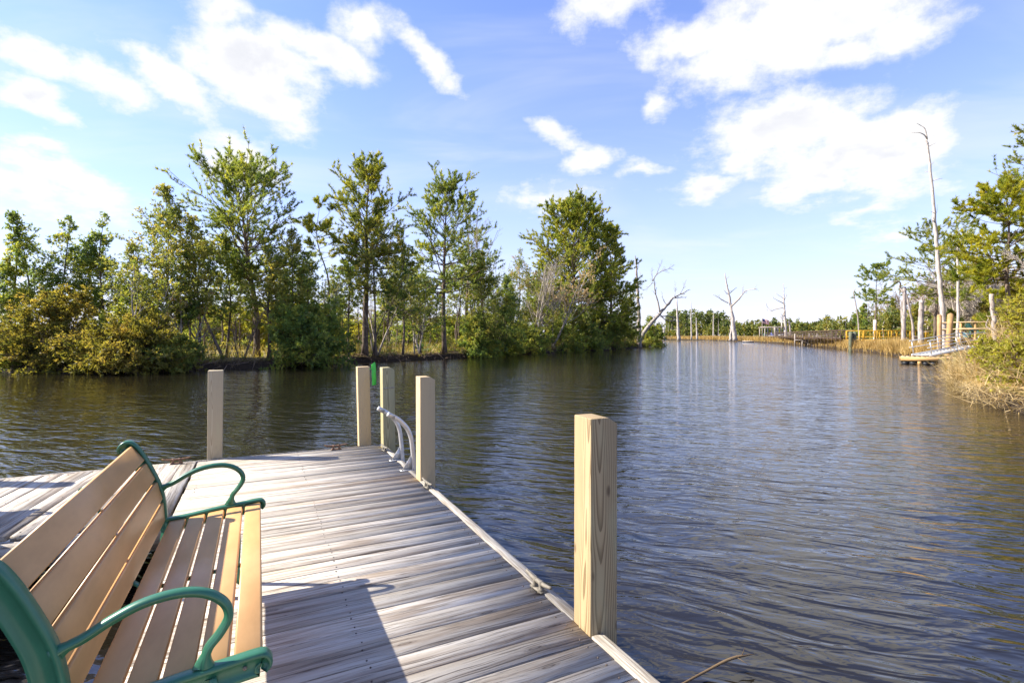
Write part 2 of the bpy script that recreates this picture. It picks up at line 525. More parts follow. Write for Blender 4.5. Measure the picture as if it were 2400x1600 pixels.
M['pine'] = mat_leaf('pine_needles', (0.106, 0.156, 0.033), (0.231, 0.269, 0.045), (0.450, 0.419, 0.062))
M['pine_dark'] = mat_leaf('pine_needles_dark', (0.095, 0.151, 0.043), (0.201, 0.259, 0.055), (0.400, 0.408, 0.076))
M['pine_gold'] = mat_leaf('pine_needles_golden', (0.126, 0.171, 0.021), (0.288, 0.297, 0.028), (0.486, 0.441, 0.039))  # golden yellow-green is the needles' own colour
M['cedar'] = mat_leaf('cedar_sprays', (0.101, 0.161, 0.047), (0.253, 0.293, 0.074), (0.417, 0.356, 0.099))
M['cedar_dark'] = mat_leaf('cedar_sprays_dark', (0.091, 0.157, 0.056), (0.199, 0.274, 0.070), (0.446, 0.439, 0.091))
M['cedar_gold'] = mat_leaf('cedar_sprays_bronze', (0.078, 0.093, 0.024), (0.220, 0.207, 0.043), (0.362, 0.285, 0.076))
M['shrub'] = mat_leaf('shrub_leaves', (0.080, 0.141, 0.038), (0.224, 0.279, 0.055), (0.423, 0.394, 0.098))
M['shrub_gold'] = mat_leaf('shrub_leaves_yellow', (0.168, 0.170, 0.031), (0.328, 0.326, 0.044), (0.481, 0.438, 0.081))
M['palmetto'] = mat_leaf('palmetto_leaves', (0.03, 0.07, 0.03), (0.06, 0.12, 0.05), (0.12, 0.17, 0.07), 0.2, 0.35)
M['straw'] = mat_leaf('dry_grass', (0.24, 0.165, 0.065), (0.48, 0.355, 0.165), (0.72, 0.57, 0.32), 0.3)
M['bank_straw'] = mat_leaf('bank_dead_grass', (0.07, 0.048, 0.026), (0.17, 0.115, 0.06), (0.36, 0.26, 0.14), 0.2)
M['reed'] = mat_leaf('marsh_reeds', (0.20, 0.12, 0.035), (0.36, 0.235, 0.075), (0.52, 0.38, 0.15), 0.25)
M['marsh_green'] = mat_leaf('marsh_grass', (0.168, 0.144, 0.036), (0.360, 0.300, 0.084), (0.552, 0.444, 0.168), 0.3)
M['far'] = mat_leaf('far_foliage', (0.054, 0.090, 0.026), (0.132, 0.156, 0.036), (0.312, 0.270, 0.048), 0.3)

def mat_water():
    m, t, out = new_mat('creek_water')
    geo = t.n('ShaderNodeNewGeometry')
    P = geo.outputs['Position']
    mp = t.n('ShaderNodeMapping', {'Rotation': (0, 0, math.radians(20))})
    t.set(mp, 'Vector', P)
    pr = mp.outputs[0]
    wob = t.n('ShaderNodeTexNoise', {'Scale': 0.6, 'Detail': 2.0})
    t.set(wob, 'Vector', pr)
    pr = t.vmath('ADD', pr, t.scale(t.vmath('SUBTRACT', wob.outputs[1], (.5, .5, .5)).outputs[0], (0.5, 0.5, 0))).outputs[0]
    l0 = t.noise(t.scale(pr, (0.6, 1.6, 1)), 1.0, 2.0, 0.5)
    l1 = t.noise(t.scale(pr, (1.9, 6.0, 1)), 1.0, 2.0, 0.5, 0.4)
    mp2 = t.n('ShaderNodeMapping', {'Rotation': (0, 0, math.radians(-9))})
    t.set(mp2, 'Vector', P)
    l2 = t.noise(t.scale(mp2.outputs[0], (5.0, 13.0, 1)), 1.0, 2.0, 0.5, 0.3)
    gust = t.step(t.noise(P, 0.13, 3.0), 0.35, 0.7)
    h = t.math('ADD', t.math('MULTIPLY', l0, 0.040), t.math('MULTIPLY', l1, 0.030))
    h = t.math('ADD', h, t.math('MULTIPLY', l2, t.math('ADD', 0.0025, t.math('MULTIPLY', gust, 0.0055))))
    nm = bump(t, h, 1.0, 1.0)
    murk = t.noise(P, 0.25, 3.0)
    base = t.mix(murk, (0.008, 0.0068, 0.0048, 1), (0.015, 0.012, 0.0075, 1))
    p = principled(t, out, base, 0.03, 0.5, normal=nm)
    t.set(p, 'IOR', 1.58)
    return m

def mat_ground():
    m, t, out = new_mat('marsh_soil')
    P = t.n('ShaderNodeNewGeometry').outputs['Position']
    s = t.n('ShaderNodeSeparateXYZ', {0: P})
    n = t.noise(P, 0.35, 5.0, 0.6)
    n2 = t.noise(P, 3.0, 5.0, 0.65)
    grass = t.mix(n, (0.22, 0.16, 0.06, 1), (0.34, 0.28, 0.10, 1))
    grass = t.mix(t.step(n2, 0.45, 0.7), grass, (0.13, 0.115, 0.035, 1))
    soil = t.mix(n2, (0.018, 0.013, 0.009, 1), (0.06, 0.042, 0.028, 1))
    c = t.mix(t.step(t.math('ADD', s.outputs[2], t.math('MULTIPLY', t.math('SUBTRACT', n2, .5), .3)), 0.36, 0.50), soil, grass)
    principled(t, out, c, 0.9, 0.2, normal=bump(t, n2, 0.8, 0.1))
    return m
M['water'] = mat_water()
M['ground'] = mat_ground()

# ------------------------------------------------------------------ water and land
g = Geo()
xs = np.concatenate([[-6000, -800], np.linspace(-120, 200, 33), [900, 6000]])
ys = np.concatenate([[-6000, -300], np.linspace(-60, 300, 37), [900, 6000]])
XX, YY = np.meshgrid(xs, ys)
V = np.stack([XX, YY, 0 * XX], -1).reshape(-1, 3)
nx, ny = len(xs), len(ys)
I = np.arange(nx * ny).reshape(ny, nx)
g.add(V, np.stack([I[:-1, :-1], I[:-1, 1:], I[1:, 1:], I[1:, :-1]], -1).reshape(-1, 4))
water = link('water', g.mesh('water', M['water']))
tag(water, kind='structure', label='brown tidal creek with small wind ripples')

SHORE = [(0, -30), (-30, -28), (-40, -8), (-37, 12), (-31, 24), (-28.5, 28.5), (-25.5, 26.8), (-22.2, 26.2), (-19.5, 26.8), (-17.6, 27.8), (-16.4, 29.5), (-13.5, 31.2), (-12.2, 33.6),
         (-10.8, 37.5), (-7.5, 41.5), (-4.3, 45), (1.1, 55), (4.8, 59), (8.3, 64.5), (14, 72.5), (19.8, 82), (23, 90), (26, 97), (33, 116), (45, 160), (60, 210), (72, 245),
         (82, 225), (76, 180), (70, 150), (60, 106), (50, 80), (44, 68), (38, 52), (33.4, 44), (31.6, 39), (25, 30), (19.2, 22.6), (14.6, 16.6), (13.1, 14.3), (12.2, 12.4), (11.9, 9), (12.5, 3), (14, -8), (10, -24)]
def resample(pts, step):
    P = np.array(pts + [pts[0]], float)
    seg = np.linalg.norm(np.diff(P, axis=0), axis=1)
    cum = np.concatenate([[0], np.cumsum(seg)])
    n = int(cum[-1] / step)
    s = np.linspace(0, cum[-1], n, endpoint=False)
    return np.stack([np.interp(s, cum, P[:, i]) for i in range(2)], -1)
rs = np.random.RandomState(3)
shore = resample(SHORE, 0.4)
ns = len(shore)
kern = np.exp(-np.linspace(-2, 2, 9) ** 2); kern /= kern.sum()
def smooth_noise(n, amp, k=3):
    v = rs.randn(n)
    for _ in range(k): v = np.convolve(np.r_[v[-4:], v, v[:4]], kern, 'valid')
    return v / v.std() * amp
for i in range(2): shore[:, i] = np.convolve(np.r_[shore[-4:, i], shore[:, i], shore[:4, i]], kern, 'valid')
rad = np.linalg.norm(shore, axis=1)
dirs = shore / rad[:, None]
rad = rad + smooth_noise(ns, 0.25)
offs = [-0.8, 0.0, 0.12, 0.3, 0.7, 1.5, 3.5, 8, 18, 40, 90, 250, 900, 5000]
zs = [-0.6, -0.12, 0.16, 0.34, 0.46, 0.52, 0.52, 0.5, 0.5, 0.5, 0.5, 0.5, 0.5, 0.5]
right_side = (shore[:, 0] > 10) & (shore[:, 1] < 260) & (np.arange(ns) > np.argmax(shore[:, 1]))
lowf = np.where(right_side, 0.92, 1.0)
g = Geo()
V = np.zeros((len(offs), ns, 3))
for j, (o, z) in enumerate(zip(offs, zs)):
    rj = rad + o + (smooth_noise(ns, 0.06) if 0 < o < 2 else 0)
    V[j, :, :2] = dirs * rj[:, None]
    V[j, :, 2] = z * lowf + (smooth_noise(ns, 0.05) if 0 < o < 40 else 0)
I = np.arange(len(offs) * ns).reshape(len(offs), ns)
a, b = I[:-1], I[1:]
g.add(V.reshape(-1, 3), np.stack([a, np.roll(a, -1, 1), np.roll(b, -1, 1), b], -1).reshape(-1, 4)[:, ::-1])
ground = link('ground', g.mesh('ground', M['ground'], True))
tag(ground, kind='structure', label='low marshy creek bank of dark soil and dry grass')
SH_I = np.arange(ns)

# ------------------------------------------------------------------ the dock
TH = math.atan2(595, 1215)
RZ = Matrix.Rotation(TH, 4, 'Z')
def D(u, t, z=0.0):
    v = RZ @ Vector((u, t, 0))
    return (v.x, v.y, 0.55 + z)
rng = random.Random(5)
dock = thing('wooden_dock', 'weathered grey plank dock in the foreground with a bench on it', 'dock', (0, 0, 0.55), TH)
def plank_geo(L, w, th=.038, c=.003):
    g = Geo()
    sec = [(-w / 2, -th), (w / 2, -th), (w / 2, -c), (w / 2 - c, 0), (-w / 2 + c, 0), (-w / 2, -c)]
    n = len(sec)
    V = [(-L / 2, y, z) for y, z in sec] + [(L / 2, y, z) for y, z in sec]
    F = [(i, (i + 1) % n, n + (i + 1) % n, n + i) for i in range(n)]
    g.poly(V, F + [tuple(range(n))[::-1], tuple(range(n, 2 * n))])
    return g
pm = [plank_geo(1.985, w).mesh('plank', M['deck']) for w in (.140, .134, .137)]
t_ = -1.6
screws = Geo()
def screw(u, t):
    a = np.arange(6) * pi / 3
    r = .0042
    V = [(u + r * math.cos(x), t + r * math.sin(x), .0016) for x in a] + [(u + r * math.cos(x), t + r * math.sin(x), -.004) for x in a]
    screws.poly(V, [tuple(range(6))] + [(6 + i, 6 + (i + 1) % 6, (i + 1) % 6, i) for i in range(6)])
k = 0
while t_ < 6.70:
    o = part('plank', pm[k % 3], None, dock)
    w = (.140, .134, .137)[k % 3]
    t_ += w / 2
    if t_ + w / 2 > 6.74: break
    o.location = (.397 + rng.uniform(-.004, .004), t_, rng.uniform(-.003, .002))
    o.rotation_euler = (rng.uniform(-.012, .012), rng.uniform(-.0015, .0015), rng.uniform(-.0012, .0012) + (pi if rng.random() < .5 else 0))
    for u in (-.52, .42, 1.335):
        for dt in (-.042, .042):
            screw(u + rng.uniform(-.008, .008), t_ + dt + rng.uniform(-.008, .008))
    t_ += w / 2 + rng.uniform(.004, .009)
    k += 1
# the wing: boards run the other way, fanning a little
pw = plank_geo(1.94, .140).mesh('plank', M['deck'])
pl = plank_geo(2.95, .140).mesh('plank', M['deck'])
u_ = -.69
for i in range(30):
    long_ = u_ < -1.75
    o = part('plank', pl if long_ else pw, None, dock)
    yaw = -min(max((-u_ - .75) * .11, 0), .105)
    o.location = (u_ + (.0 if not long_ else 0), 5.76 if not long_ else 5.255, rng.uniform(-.002, .002))
    o.rotation_euler = (0, rng.uniform(-.004, .004), pi / 2 + yaw)
    for t in (4.86, 5.75, 6.66):
        for du in (-.04, .04):
            screw(u_ + du - (t - 5.76) * math.tan(yaw), t)
    u_ -= .1455 if yaw > -.1 else .147
part('screw_head', screws, M['screw'], dock, kind='stuff')
for (u0, u1, t0, t1, z0, z1) in ((-.59, -.55, -1.6, 4.7, -.24, -.042), (1.34, 1.38, -1.6, 6.70, -.24, -.042), (.38, .42, -1.6, 6.7, -.24, -.042),
                                 (-4.6, 1.385, 6.735, 6.775, -.22, -.002), (-1.84, -.6, 4.76, 4.798, -.24, -.041), (-4.6, -1.84, 3.73, 3.77, -.24, -.041), (-1.86, -1.82, 3.77, 4.79, -.24, -.042), (-4.6, -.6, 5.7, 5.74, -.24, -.042)):
    g = Geo(); box(g, u0, u1, t0, t1, z0, z1)
    far = t0 == 6.735
    fas = t0 in (4.76, 3.73)
    part('edge_board' if (far or fas) else 'joist', g, M['trim'] if far else (M['deck'] if fas else M['joist']), dock)
for (t0, t1) in ((-1.6, 2.0), (2.165, 4.852), (5.01, 6.488), (6.64, 6.735)):
    g = Geo()
    sec = [(1.392, -.19), (1.455, -.19), (1.455, .002), (1.453, .004), (1.393, .004), (1.392, .003)]
    prism(g, sec, (t0, t1))
    part('edge_board', g, M['trim'], dock)
# cleats (parts of the dock)
def cleat_geo(L, r):
    g = Geo()
    hp = crom([(-L / 2, 0, .058), (-L / 4, 0, .047), (0, 0, .045), (L / 4, 0, .047), (L / 2, 0, .058)], 4)
    tubes(g, hp, np.interp(np.linspace(-1, 1, len(hp)), [-1, -.3, .3, 1], [r * .65, r, r, r * .65]), 8)
    for s in (-1, 1):
        tubes(g, [(s * L * .13, 0, .0), (s * L * .13, 0, .018), (s * L * .115, 0, .036), (s * L * .11, 0, .056)], [r * 1.9, r * 1.15, r * 1.1, r * 1.3], 8)
    box(g, -L * .22, L * .22, -.02, .02, .0, .008)
    return g
cm = cleat_geo(.27, .0115).mesh('cleat', M['rust'], True)
cg = cleat_geo(.25, .013).mesh('cleat', M['galv'], True)
for (u, t, rz, me, lab) in ((-.80, 6.69, .03, cm, 'rusty brown cleat on the far edge beside the left post'), (.86, 6.66, .03, cm, 'rusty brown cleat on the far edge beside the ribboned post'),
                        (1.375, 6.33, pi / 2 + .08, cg, None), (1.395, 4.62, pi / 2 + .05, cg, None), (1.385, 2.50, pi / 2 + .06, cg, None)):
    o = part('cleat', me, None, dock, label=lab)
    o.location = (u, t, .004); o.rotation_euler = (0, 0, rz)

# posts: square timbers standing outside the edge, running down into the creek
def post_geo(w, top, chamfer=True):
    g = Geo()
    sec = [(-w / 2, -2.2), (w / 2, -2.2), (w / 2, top - (.032 if chamfer else 0)), (w / 2 - .05, top)] if chamfer else [(-w / 2, -2.2), (w / 2, -2.2), (w / 2, top)]
    sec += [(-w / 2, top)]
    prism(g, [(x, z) for x, z in sec], (-w / 2, w / 2))
    return g
for (u, t, w, top, ch, rz, lean, mk, lab) in (
        (-.446, 6.86, .15, 1.0, False, .02, (.012, .01), 'post_grey', 'square grey timber post alone at the far left edge of the dock'),
        (1.232, 6.845, .15, 1.0, False, -.04, (.0, -.022), 'post_pale', 'square pale timber post at the dock corner with a green ribbon on it'),
        (1.475, 6.565, .15, 1.0, True, .0, (.0, -.014), 'post_green', 'square greenish timber post behind the ladder with a pale saw line'),
        (1.475, 4.935, .15, 1.0, True, .0, (.0, -.003), 'post_pale', 'square pale timber post just in front of the metal ladder'),
        (1.471, 2.085, .150, 1.01, True, -.035, (.0, .002), 'post', 'tall square timber post nearest the camera with bold wood grain')):
    o = link('dock_post', post_geo(w, top, ch).mesh('dock_post', M[mk]))
    o.location = D(u, t); o.rotation_euler = (lean[0], lean[1], TH + rz)
    bv = o.modifiers.new('edge', 'BEVEL'); bv.width = .004; bv.segments = 2; bv.limit_method = 'ANGLE'
    tag(o, lab, 'post', 'square timber posts around the dock')
# a post just past the left of the picture, whose shadow lies on the wing
o = link('dock_post', post_geo(.15, 1.0, False).mesh('dock_post', M['post_grey']))
o.location = D(-2.83, 6.86); o.rotation_euler = (0, 0, TH)
tag(o, 'square grey timber post farthest left beside the wing of the dock', 'post', 'square timber posts around the dock')
# saw line on the green post
g = Geo(); V = [(-.0745, -.0765, .735), (.07, -.0765, .745), (.07, -.0765, .757), (-.0745, -.0765, .747)]
g.add(V + [(x, y - .002, z) for x, y, z in V], [(4, 5, 6, 7), (0, 1, 5, 4), (3, 7, 6, 2)])
o = part('paint_line', g, M['trim'], [x for x in COL.objects if x.get('label', '').startswith('square greenish')][0])

# ribbon on the corner post
rb = thing('marker_ribbon', 'bright green plastic ribbon hanging from the top of a corner post', 'ribbon', D(1.300, 6.845, 0), TH - .04)
g = Geo()
cz = [(.000, 1.050), (.006, 1.02), (.012, .96), (.010, .90), (.015, .83), (.014, .76)]
for i in range(len(cz) - 1):
    (xa, za), (xb, zb) = cz[i], cz[i + 1]
    ya, yb = -.083 + .006 * math.sin(i * 1.3), -.083 + .006 * math.sin(i * 1.3 + 1.3)
    wa, wb_ = (.020 if i == 0 else .056), .056
    if i == 0: xa += .034
    V = [(xa, ya, za), (xa + wa, ya + .010, za + .012), (xb + wb_, yb + .010, zb + .006), (xb, yb, zb)]
    V += [(x, y + .003, z) for x, y, z in V]
    g.add(V, [(0, 3, 2, 1), (4, 5, 6, 7), (0, 4, 7, 3), (1, 2, 6, 5)])
part('ribbon_strip', g, M['tape'], rb)
g = Geo()
box(g, -.165, .05, -.0775, -.0745, .965, .975)
part('tie_band', g, M['tape'], rb)

# ladder
lad = thing('dock_ladder', 'aluminium swim ladder with curved handrails bolted to the dock edge', 'ladder', D(1.40, 5.56), TH)
for yy in (-.25, .23):
    g = Geo()
    P = crom([(.085, yy, -1.3), (.075, yy, -.5), (.062, yy, .0), (.045, yy, .22), (.028, yy, .34), (-.01, yy, .435), (-.075, yy, .51), (-.13, yy, .553), (-.20, yy, .592)], 6)
    tubes(g, P, np.full(len(P), .0235), 12)
    part('handrail', g, M['alu'], lad, True)
    g = Geo()
    tubes(g, [(-.155, yy, .566), (-.145, yy, .560), (-.20, yy, .592), (-.212, yy, .599)], [.0245, .025, .025, .0245], 12)
    part('rail_sleeve', g, M['alu'], lad, True)
    g = Geo()
    box(g, -.085, .045, yy - .03, yy + .03, .003, .010)
    part('foot_plate', g, M['alu'], lad)
    g = Geo()
    Vt = [(-.062, .011), (.045, .011), (.035, .165)]
    prism(g, Vt, (yy - .003, yy + .003))
    part('gusset', g, M['alu'], lad)
    g = Geo()
    tubes(g, [(-.07, yy - .018, .010), (-.07, yy - .018, .02)], [.007, .007], 6)
    tubes(g, [(-.07, yy + .018, .010), (-.07, yy + .018, .02)], [.007, .007], 6)
    part('bolt', g, M['galv'], lad, kind='stuff')
for z in (-.25, -.52, -.8):
    g = Geo(); box(g, .04, .12, -.25, .23, z, z + .03); part('rung', g, M['alu'], lad)

# ------------------------------------------------------------------ bench
def build_bench(label, loc):
    b = thing('park_bench', label, 'bench', loc, TH)
    ox = .20                                   # x = u + .20
    Lh = .80                                   # half length
    back = crom([(-.646, .785), (-.652, .808), (-.636, .832), (-.61, .840), (-.582, .824), (-.545, .765), (-.503, .675), (-.472, .595), (-.454, .51), (-.446, .43)], 5)
    seat = crom([(-.446, .412), (-.35, .417), (-.2, .436), (-.09, .446), (.0, .454), (.026, .446), (.034, .424), (.022, .404)], 5)
    path = np.concatenate([back, seat]) + np.array([ox, 0])
    sc = np.ones(len(path)); sc[:14] = np.linspace(.28, 1, 14); sc[-15:] = np.linspace(1, .3, 15)
    I_sec = [(-.007, -.021), (-.010, -.012), (-.010, .012), (-.007, .021), (.004, .022), (.008, .008), (.048, .007), (.052, .014), (.062, .014), (.062, -.014), (.052, -.014), (.048, -.007), (.008, -.008), (.004, -.022)]
    # slats: positions along back and seat
    def along(P, s):
        cum = np.r_[0, np.cumsum(np.linalg.norm(np.diff(P, axis=0), axis=1))]
        p = np.array([np.interp(s, cum, P[:, i]) for i in range(2)])
        q = np.array([np.interp(s + .01, cum, P[:, i]) for i in range(2)])
        return p, math.atan2(q[1] - p[1], q[0] - p[0]), cum[-1]
    bp = (np.array([(-.604, .826), (-.575, .80), (-.545, .757), (-.503, .672), (-.472, .59), (-.454, .51), (-.444, .405)]) + np.array([ox, 0]))
    bp = crom(bp, 5)
    sp = crom(np.array([(-.434, .408), (-.35, .413), (-.2, .430), (-.09, .440), (.018, .448)]) + np.array([ox, 0]), 5)
    Tot = along(bp, 0)[2]
    wb = Tot / 4
    for i in range(4):
        p, a, _ = along(bp, wb * (i + .5))
        nx, nz = math.cos(a - pi / 2), math.sin(a - pi / 2)
        g = Geo()
        prism(g, rrect(wb - .016, .024, .006, 3, p[0] + nx * .012, p[1] + nz * .012, a), (-Lh + .006, Lh - .006))
        part('back_slat', g, M['slat'], b, False)
    Tot = along(sp, 0)[2]
    ws = Tot / 5
    for i in range(5):
        p, a, _ = along(sp, ws * (i + .5))
        g = Geo()
        prism(g, rrect(ws - .0125, .026, .007, 3, p[0] + math.sin(a) * .012, p[1] - math.cos(a) * .012, a), (-Lh + .006, Lh - .006))
        part('seat_slat', g, M['slat'], b, False)
    for y in (-Lh, Lh):
        g = Geo(); sweep(g, path, I_sec, sc)
        g.V = [v + np.array([0, y, 0]) for v in g.V]
        f = part('end_frame', g, M['green'], b, True)
        # armrest
        g = Geo()
        arm = crom([(-.475, .575), (-.445, .592), (-.41, .606), (-.35, .640), (-.28, .668), (-.2, .677), (-.135, .663), (-.09, .628), (-.077, .585), (-.098, .542), (-.126, .508), (-.137, .475), (-.140, .452)], 5) + np.array([ox, 0])
        msc = np.ones(len(arm)); msc[:6] = np.linspace(1.9, 1, 6); msc[-8:] = np.linspace(1, 2.4, 8)
        A_sec = [(-.010, -.013), (-.0125, -.006), (-.0125, .006), (-.010, .013), (-.004, .018), (.001, .018), (.004, .009), (.012, .007), (.012, -.007), (.004, -.009), (.001, -.018), (-.004, -.018)]
        sweep(g, arm, A_sec, msc)
        g.V = [v + np.array([0, y, 0]) for v in g.V]
        part('armrest', g, M['green'], f, True)
        for pth in ([(-.12, .42), (-.105, .34), (-.10, .22), (-.105, .1), (-.10, .03), (-.085, .01)], [(-.44, .41), (-.45, .30), (-.475, .17), (-.53, .05), (-.565, .012)]):
            g = Geo()
            sweep(g, crom(pth, 4) + np.array([ox, 0]), [(-.012, -.018), (-.012, .018), (.006, .018), (.006, .007), (.022, .007), (.022, -.007), (.006, -.007), (.006, -.018)])
            g.V = [v + np.array([0, y, 0]) for v in g.V]
            part('leg', g, M['green'], f, True)
        # bolt seat in the frame
        g = Geo()
        s_ = -1 if y < 0 else 1
        tubes(g, [(-.035 + ox, y + s_ * .006, .425), (-.035 + ox, y + s_ * .012, .425)], [.006, .006], 8)
        part('bolt', g, M['galv'], f)
    for z, x in ((.385, -.2), (.60, -.50)):
        g = Geo(); box(g, x + ox - .02, x + ox + .02, -.02, .02, z - .006, z)
    g = Geo()
    bc = np.array([(x - .018 if z > .45 else x, 0, z - (0.03 if z < .45 else 0)) for x, z in np.concatenate([bp[3:-2], sp[2:-1]])])
    bc[:, 0] -= np.where(bc[:, 2] > .45, .012, 0)
    for i in range(len(bc) - 1):
        beam(g, bc[i], bc[i + 1], .03, .006, (1, 0, 0) if bc[i][2] > .45 else (0, 0, 1))
    part('centre_strap', g, M['green'], b)
    return b
bench = build_bench('tan slatted bench with green cast arms in the foreground', D(-.20, 2.52))
b2 = copy_tree(bench)
b2.location = D(-2.34, 4.90)
b2['label'] = 'second tan slatted bench farther left on the wing of the dock'
for b_ in (bench, b2): b_['group'] = 'matching slatted benches on the dock'

# ------------------------------------------------------------------ plants: generators
def grow(r, P0, D0, L, m, jit, up):
    N = len(P0)
    P = np.zeros((N, m, 3)); P[:, 0] = P0
    d = nrm(np.array(D0, float))
    st = (np.asarray(L) / (m - 1))[:, None]
    for i in range(1, m):
        d = nrm(d + jit * r.randn(N, 3) + np.array([0, 0, 1.0]) * (up[:, None] if isinstance(up, np.ndarray) else up))
        P[:, i] = P[:, i - 1] + d * st
    return P

def sample(P, s):
    """P (N,m,3), s (N,) in 0..1 -> point, tangent"""
    N, m, _ = P.shape
    x = np.clip(s, 0, .9999) * (m - 1)
    i = x.astype(int); f = (x - i)[:, None]
    A = P[np.arange(N), i]; B = P[np.arange(N), i + 1]
    return A * (1 - f) + B * f, nrm(B - A)

def kids(r, P, R, n, s0, s1, ang, lf, m, jit, up, rf=.5, rmin=.004, flat=0.0):
    N = len(P)
    Pp = np.repeat(P, n, 0); Rp = np.repeat(R, n, 0)
    s = r.uniform(s0, s1, N * n)
    p, t = sample(Pp, s)
    q = r.randn(N * n, 3); q[:, 2] *= (1 - flat)
    q = nrm(q - (q * t).sum(1, keepdims=True) * t)
    a = np.radians(ang) * r.uniform(.65, 1.35, N * n)[:, None]
    d = t * np.cos(a) + q * np.sin(a)
    Lp = np.linalg.norm(np.diff(Pp, axis=1), axis=2).sum(1)
    L = Lp * lf * (1 - .55 * s) * r.uniform(.6, 1.4, N * n)
    C = grow(r, p, d, L, m, jit, up)
    r0 = Rp[np.arange(N * n), np.minimum((s * (P.shape[1] - 1)).astype(int), P.shape[1] - 1)] * rf
    RR = np.maximum(r0[:, None] * np.linspace(1, .35, m), rmin)
    return C, RR

def needles(g, r, P, Dd, k, ln, wd, spread, tint, droop=0.0, diamond=False):
    N = len(P)
    dv = nrm(Dd[:, None] + spread * r.randn(N, k, 3) + np.array([0, 0, -droop]))
    l = ln * r.uniform(.65, 1.25, (N, k, 1))
    sd = nrm(np.cross(dv, r.randn(N, k, 3))) * wd / 2
    b = P[:, None] + r.randn(N, k, 3) * ln * .10
    tp = b + dv * l
    tt = np.clip(np.repeat(np.asarray(tint), k) + r.uniform(-.12, .12, N * k), 0, 1)
    if diamond:
        mid = b + dv * l * .5
        V = np.stack([b, mid + sd, tp, mid - sd], 2).reshape(-1, 3)
        F = np.arange(N * k * 4).reshape(-1, 4)
        g.add(V, F, np.repeat(tt, 4))
    else:
        V = np.stack([b + sd, b - sd, tp], 2).reshape(-1, 3)
        F = np.arange(N * k * 3).reshape(-1, 3)
        g.add(V, F, np.repeat(tt, 3))

def trunk_line(r, H, bend, m=14, lean=(0, 0)):
    z = np.linspace(0, 1, m)
    wx = np.interp(z, np.linspace(0, 1, 5), np.r_[0, r.randn(4) * bend])
    wy = np.interp(z, np.linspace(0, 1, 5), np.r_[0, r.randn(4) * bend])
    P = np.stack([wx + lean[0] * z, wy + lean[1] * z, z * H], -1)
    k = np.array([.25, .5, .25])
    for _ in range(2):
        Q = P.copy(); Q[1:-1] = P[:-2] * .25 + P[1:-1] * .5 + P[2:] * .25; P = Q
    return P

def make_pine(seed, H, r0, c0, R, nl=44, sub=7, tuft=5, k=11, ln=.24, wd=.045, mat='pine', bend=.25, lean=(0, 0), elev=(5, 50), prof=None, irregular=.35):
    r = np.random.RandomState(seed)
    T = trunk_line(r, H, bend, 16, lean)
    rad = r0 * (1 - np.linspace(0, 1, 16) ** 1.2 * .93); rad[0] *= 1.25
    gt, gb, gl = Geo(), Geo(), Geo()
    tubes(gt, T, rad, 9)
    s = np.sort(c0 + (1 - c0) * r.uniform(0, 1, nl) ** 1.1)
    s = np.clip(s, 0, .985)
    p, _ = sample(np.repeat(T[None], nl, 0), s)
    h = (s - c0) / (1 - c0)
    pr = np.interp(h, [0, .2, .45, .7, .9, 1], prof or [.75, 1.0, .95, .82, .55, .25])
    az = np.arange(nl) * 2.399 + r.uniform(-.5, .5, nl)
    el = np.radians(np.interp(h, [0, 1], elev) + r.uniform(-12, 12, nl))
    d = np.stack([np.cos(az) * np.cos(el), np.sin(az) * np.cos(el), np.sin(el)], -1)
    L = R * pr * r.uniform(1 - irregular * 1.4, 1 + irregular, nl)
    P = grow(r, p, d, L, 7, .10, .05)
    RR = np.maximum(np.interp(s, np.linspace(0, 1, 16), rad)[:, None] * .42 * np.linspace(1, .3, 7), .012)
    tubes(gb, P, RR, 5)
    C, CR = kids(r, P, RR, sub, .30, .98, 42, .42, 4, .15, .10, .55, .007, .55)
    tubes(gb, C, CR, 3, caps=False)
    n = len(C)
    CC = np.repeat(C, tuft, 0)
    ss = np.tile(np.linspace(.35, 1.0, tuft), n) + r.uniform(-.08, .05, n * tuft)
    tp, td = sample(CC, ss)
    clump = np.repeat(r.uniform(0, 1, n), tuft)
    kp = r.uniform(0, 1, n * tuft) < np.repeat(np.clip(L / (.62 * R), .18, 1), sub * tuft)
    tp, td, clump = tp[kp], td[kp], clump[kp]
    lp, ld = sample(P, np.full(nl, 1.0))
    tp = np.concatenate([tp, lp]); td = np.concatenate([td, ld]); clump = np.concatenate([clump, r.uniform(0, 1, nl)])
    needles(gl, r, tp, nrm(td + [0, 0, .35]), k, ln, wd, .62, clump * .7 + .15 * r.uniform(0, 1, len(clump)))
    # dead stubs under the crown
    ns_ = 9
    s2 = r.uniform(c0 * .45, c0, ns_)
    p2, _ = sample(np.repeat(T[None], ns_, 0), s2)
    a2 = r.uniform(0, 2 * pi, ns_)
    P2 = grow(r, p2, np.stack([np.cos(a2), np.sin(a2), r.uniform(-.1, .3, ns_)], -1), r.uniform(.3, .32 * R + .35, ns_), 4, .15, 0)
    tubes(gb, P2, np.tile(np.linspace(.022, .008, 4), (ns_, 1)), 4)
    return (gt, 'pine_bark'), (gb, 'pine_bark'), (gl, mat)

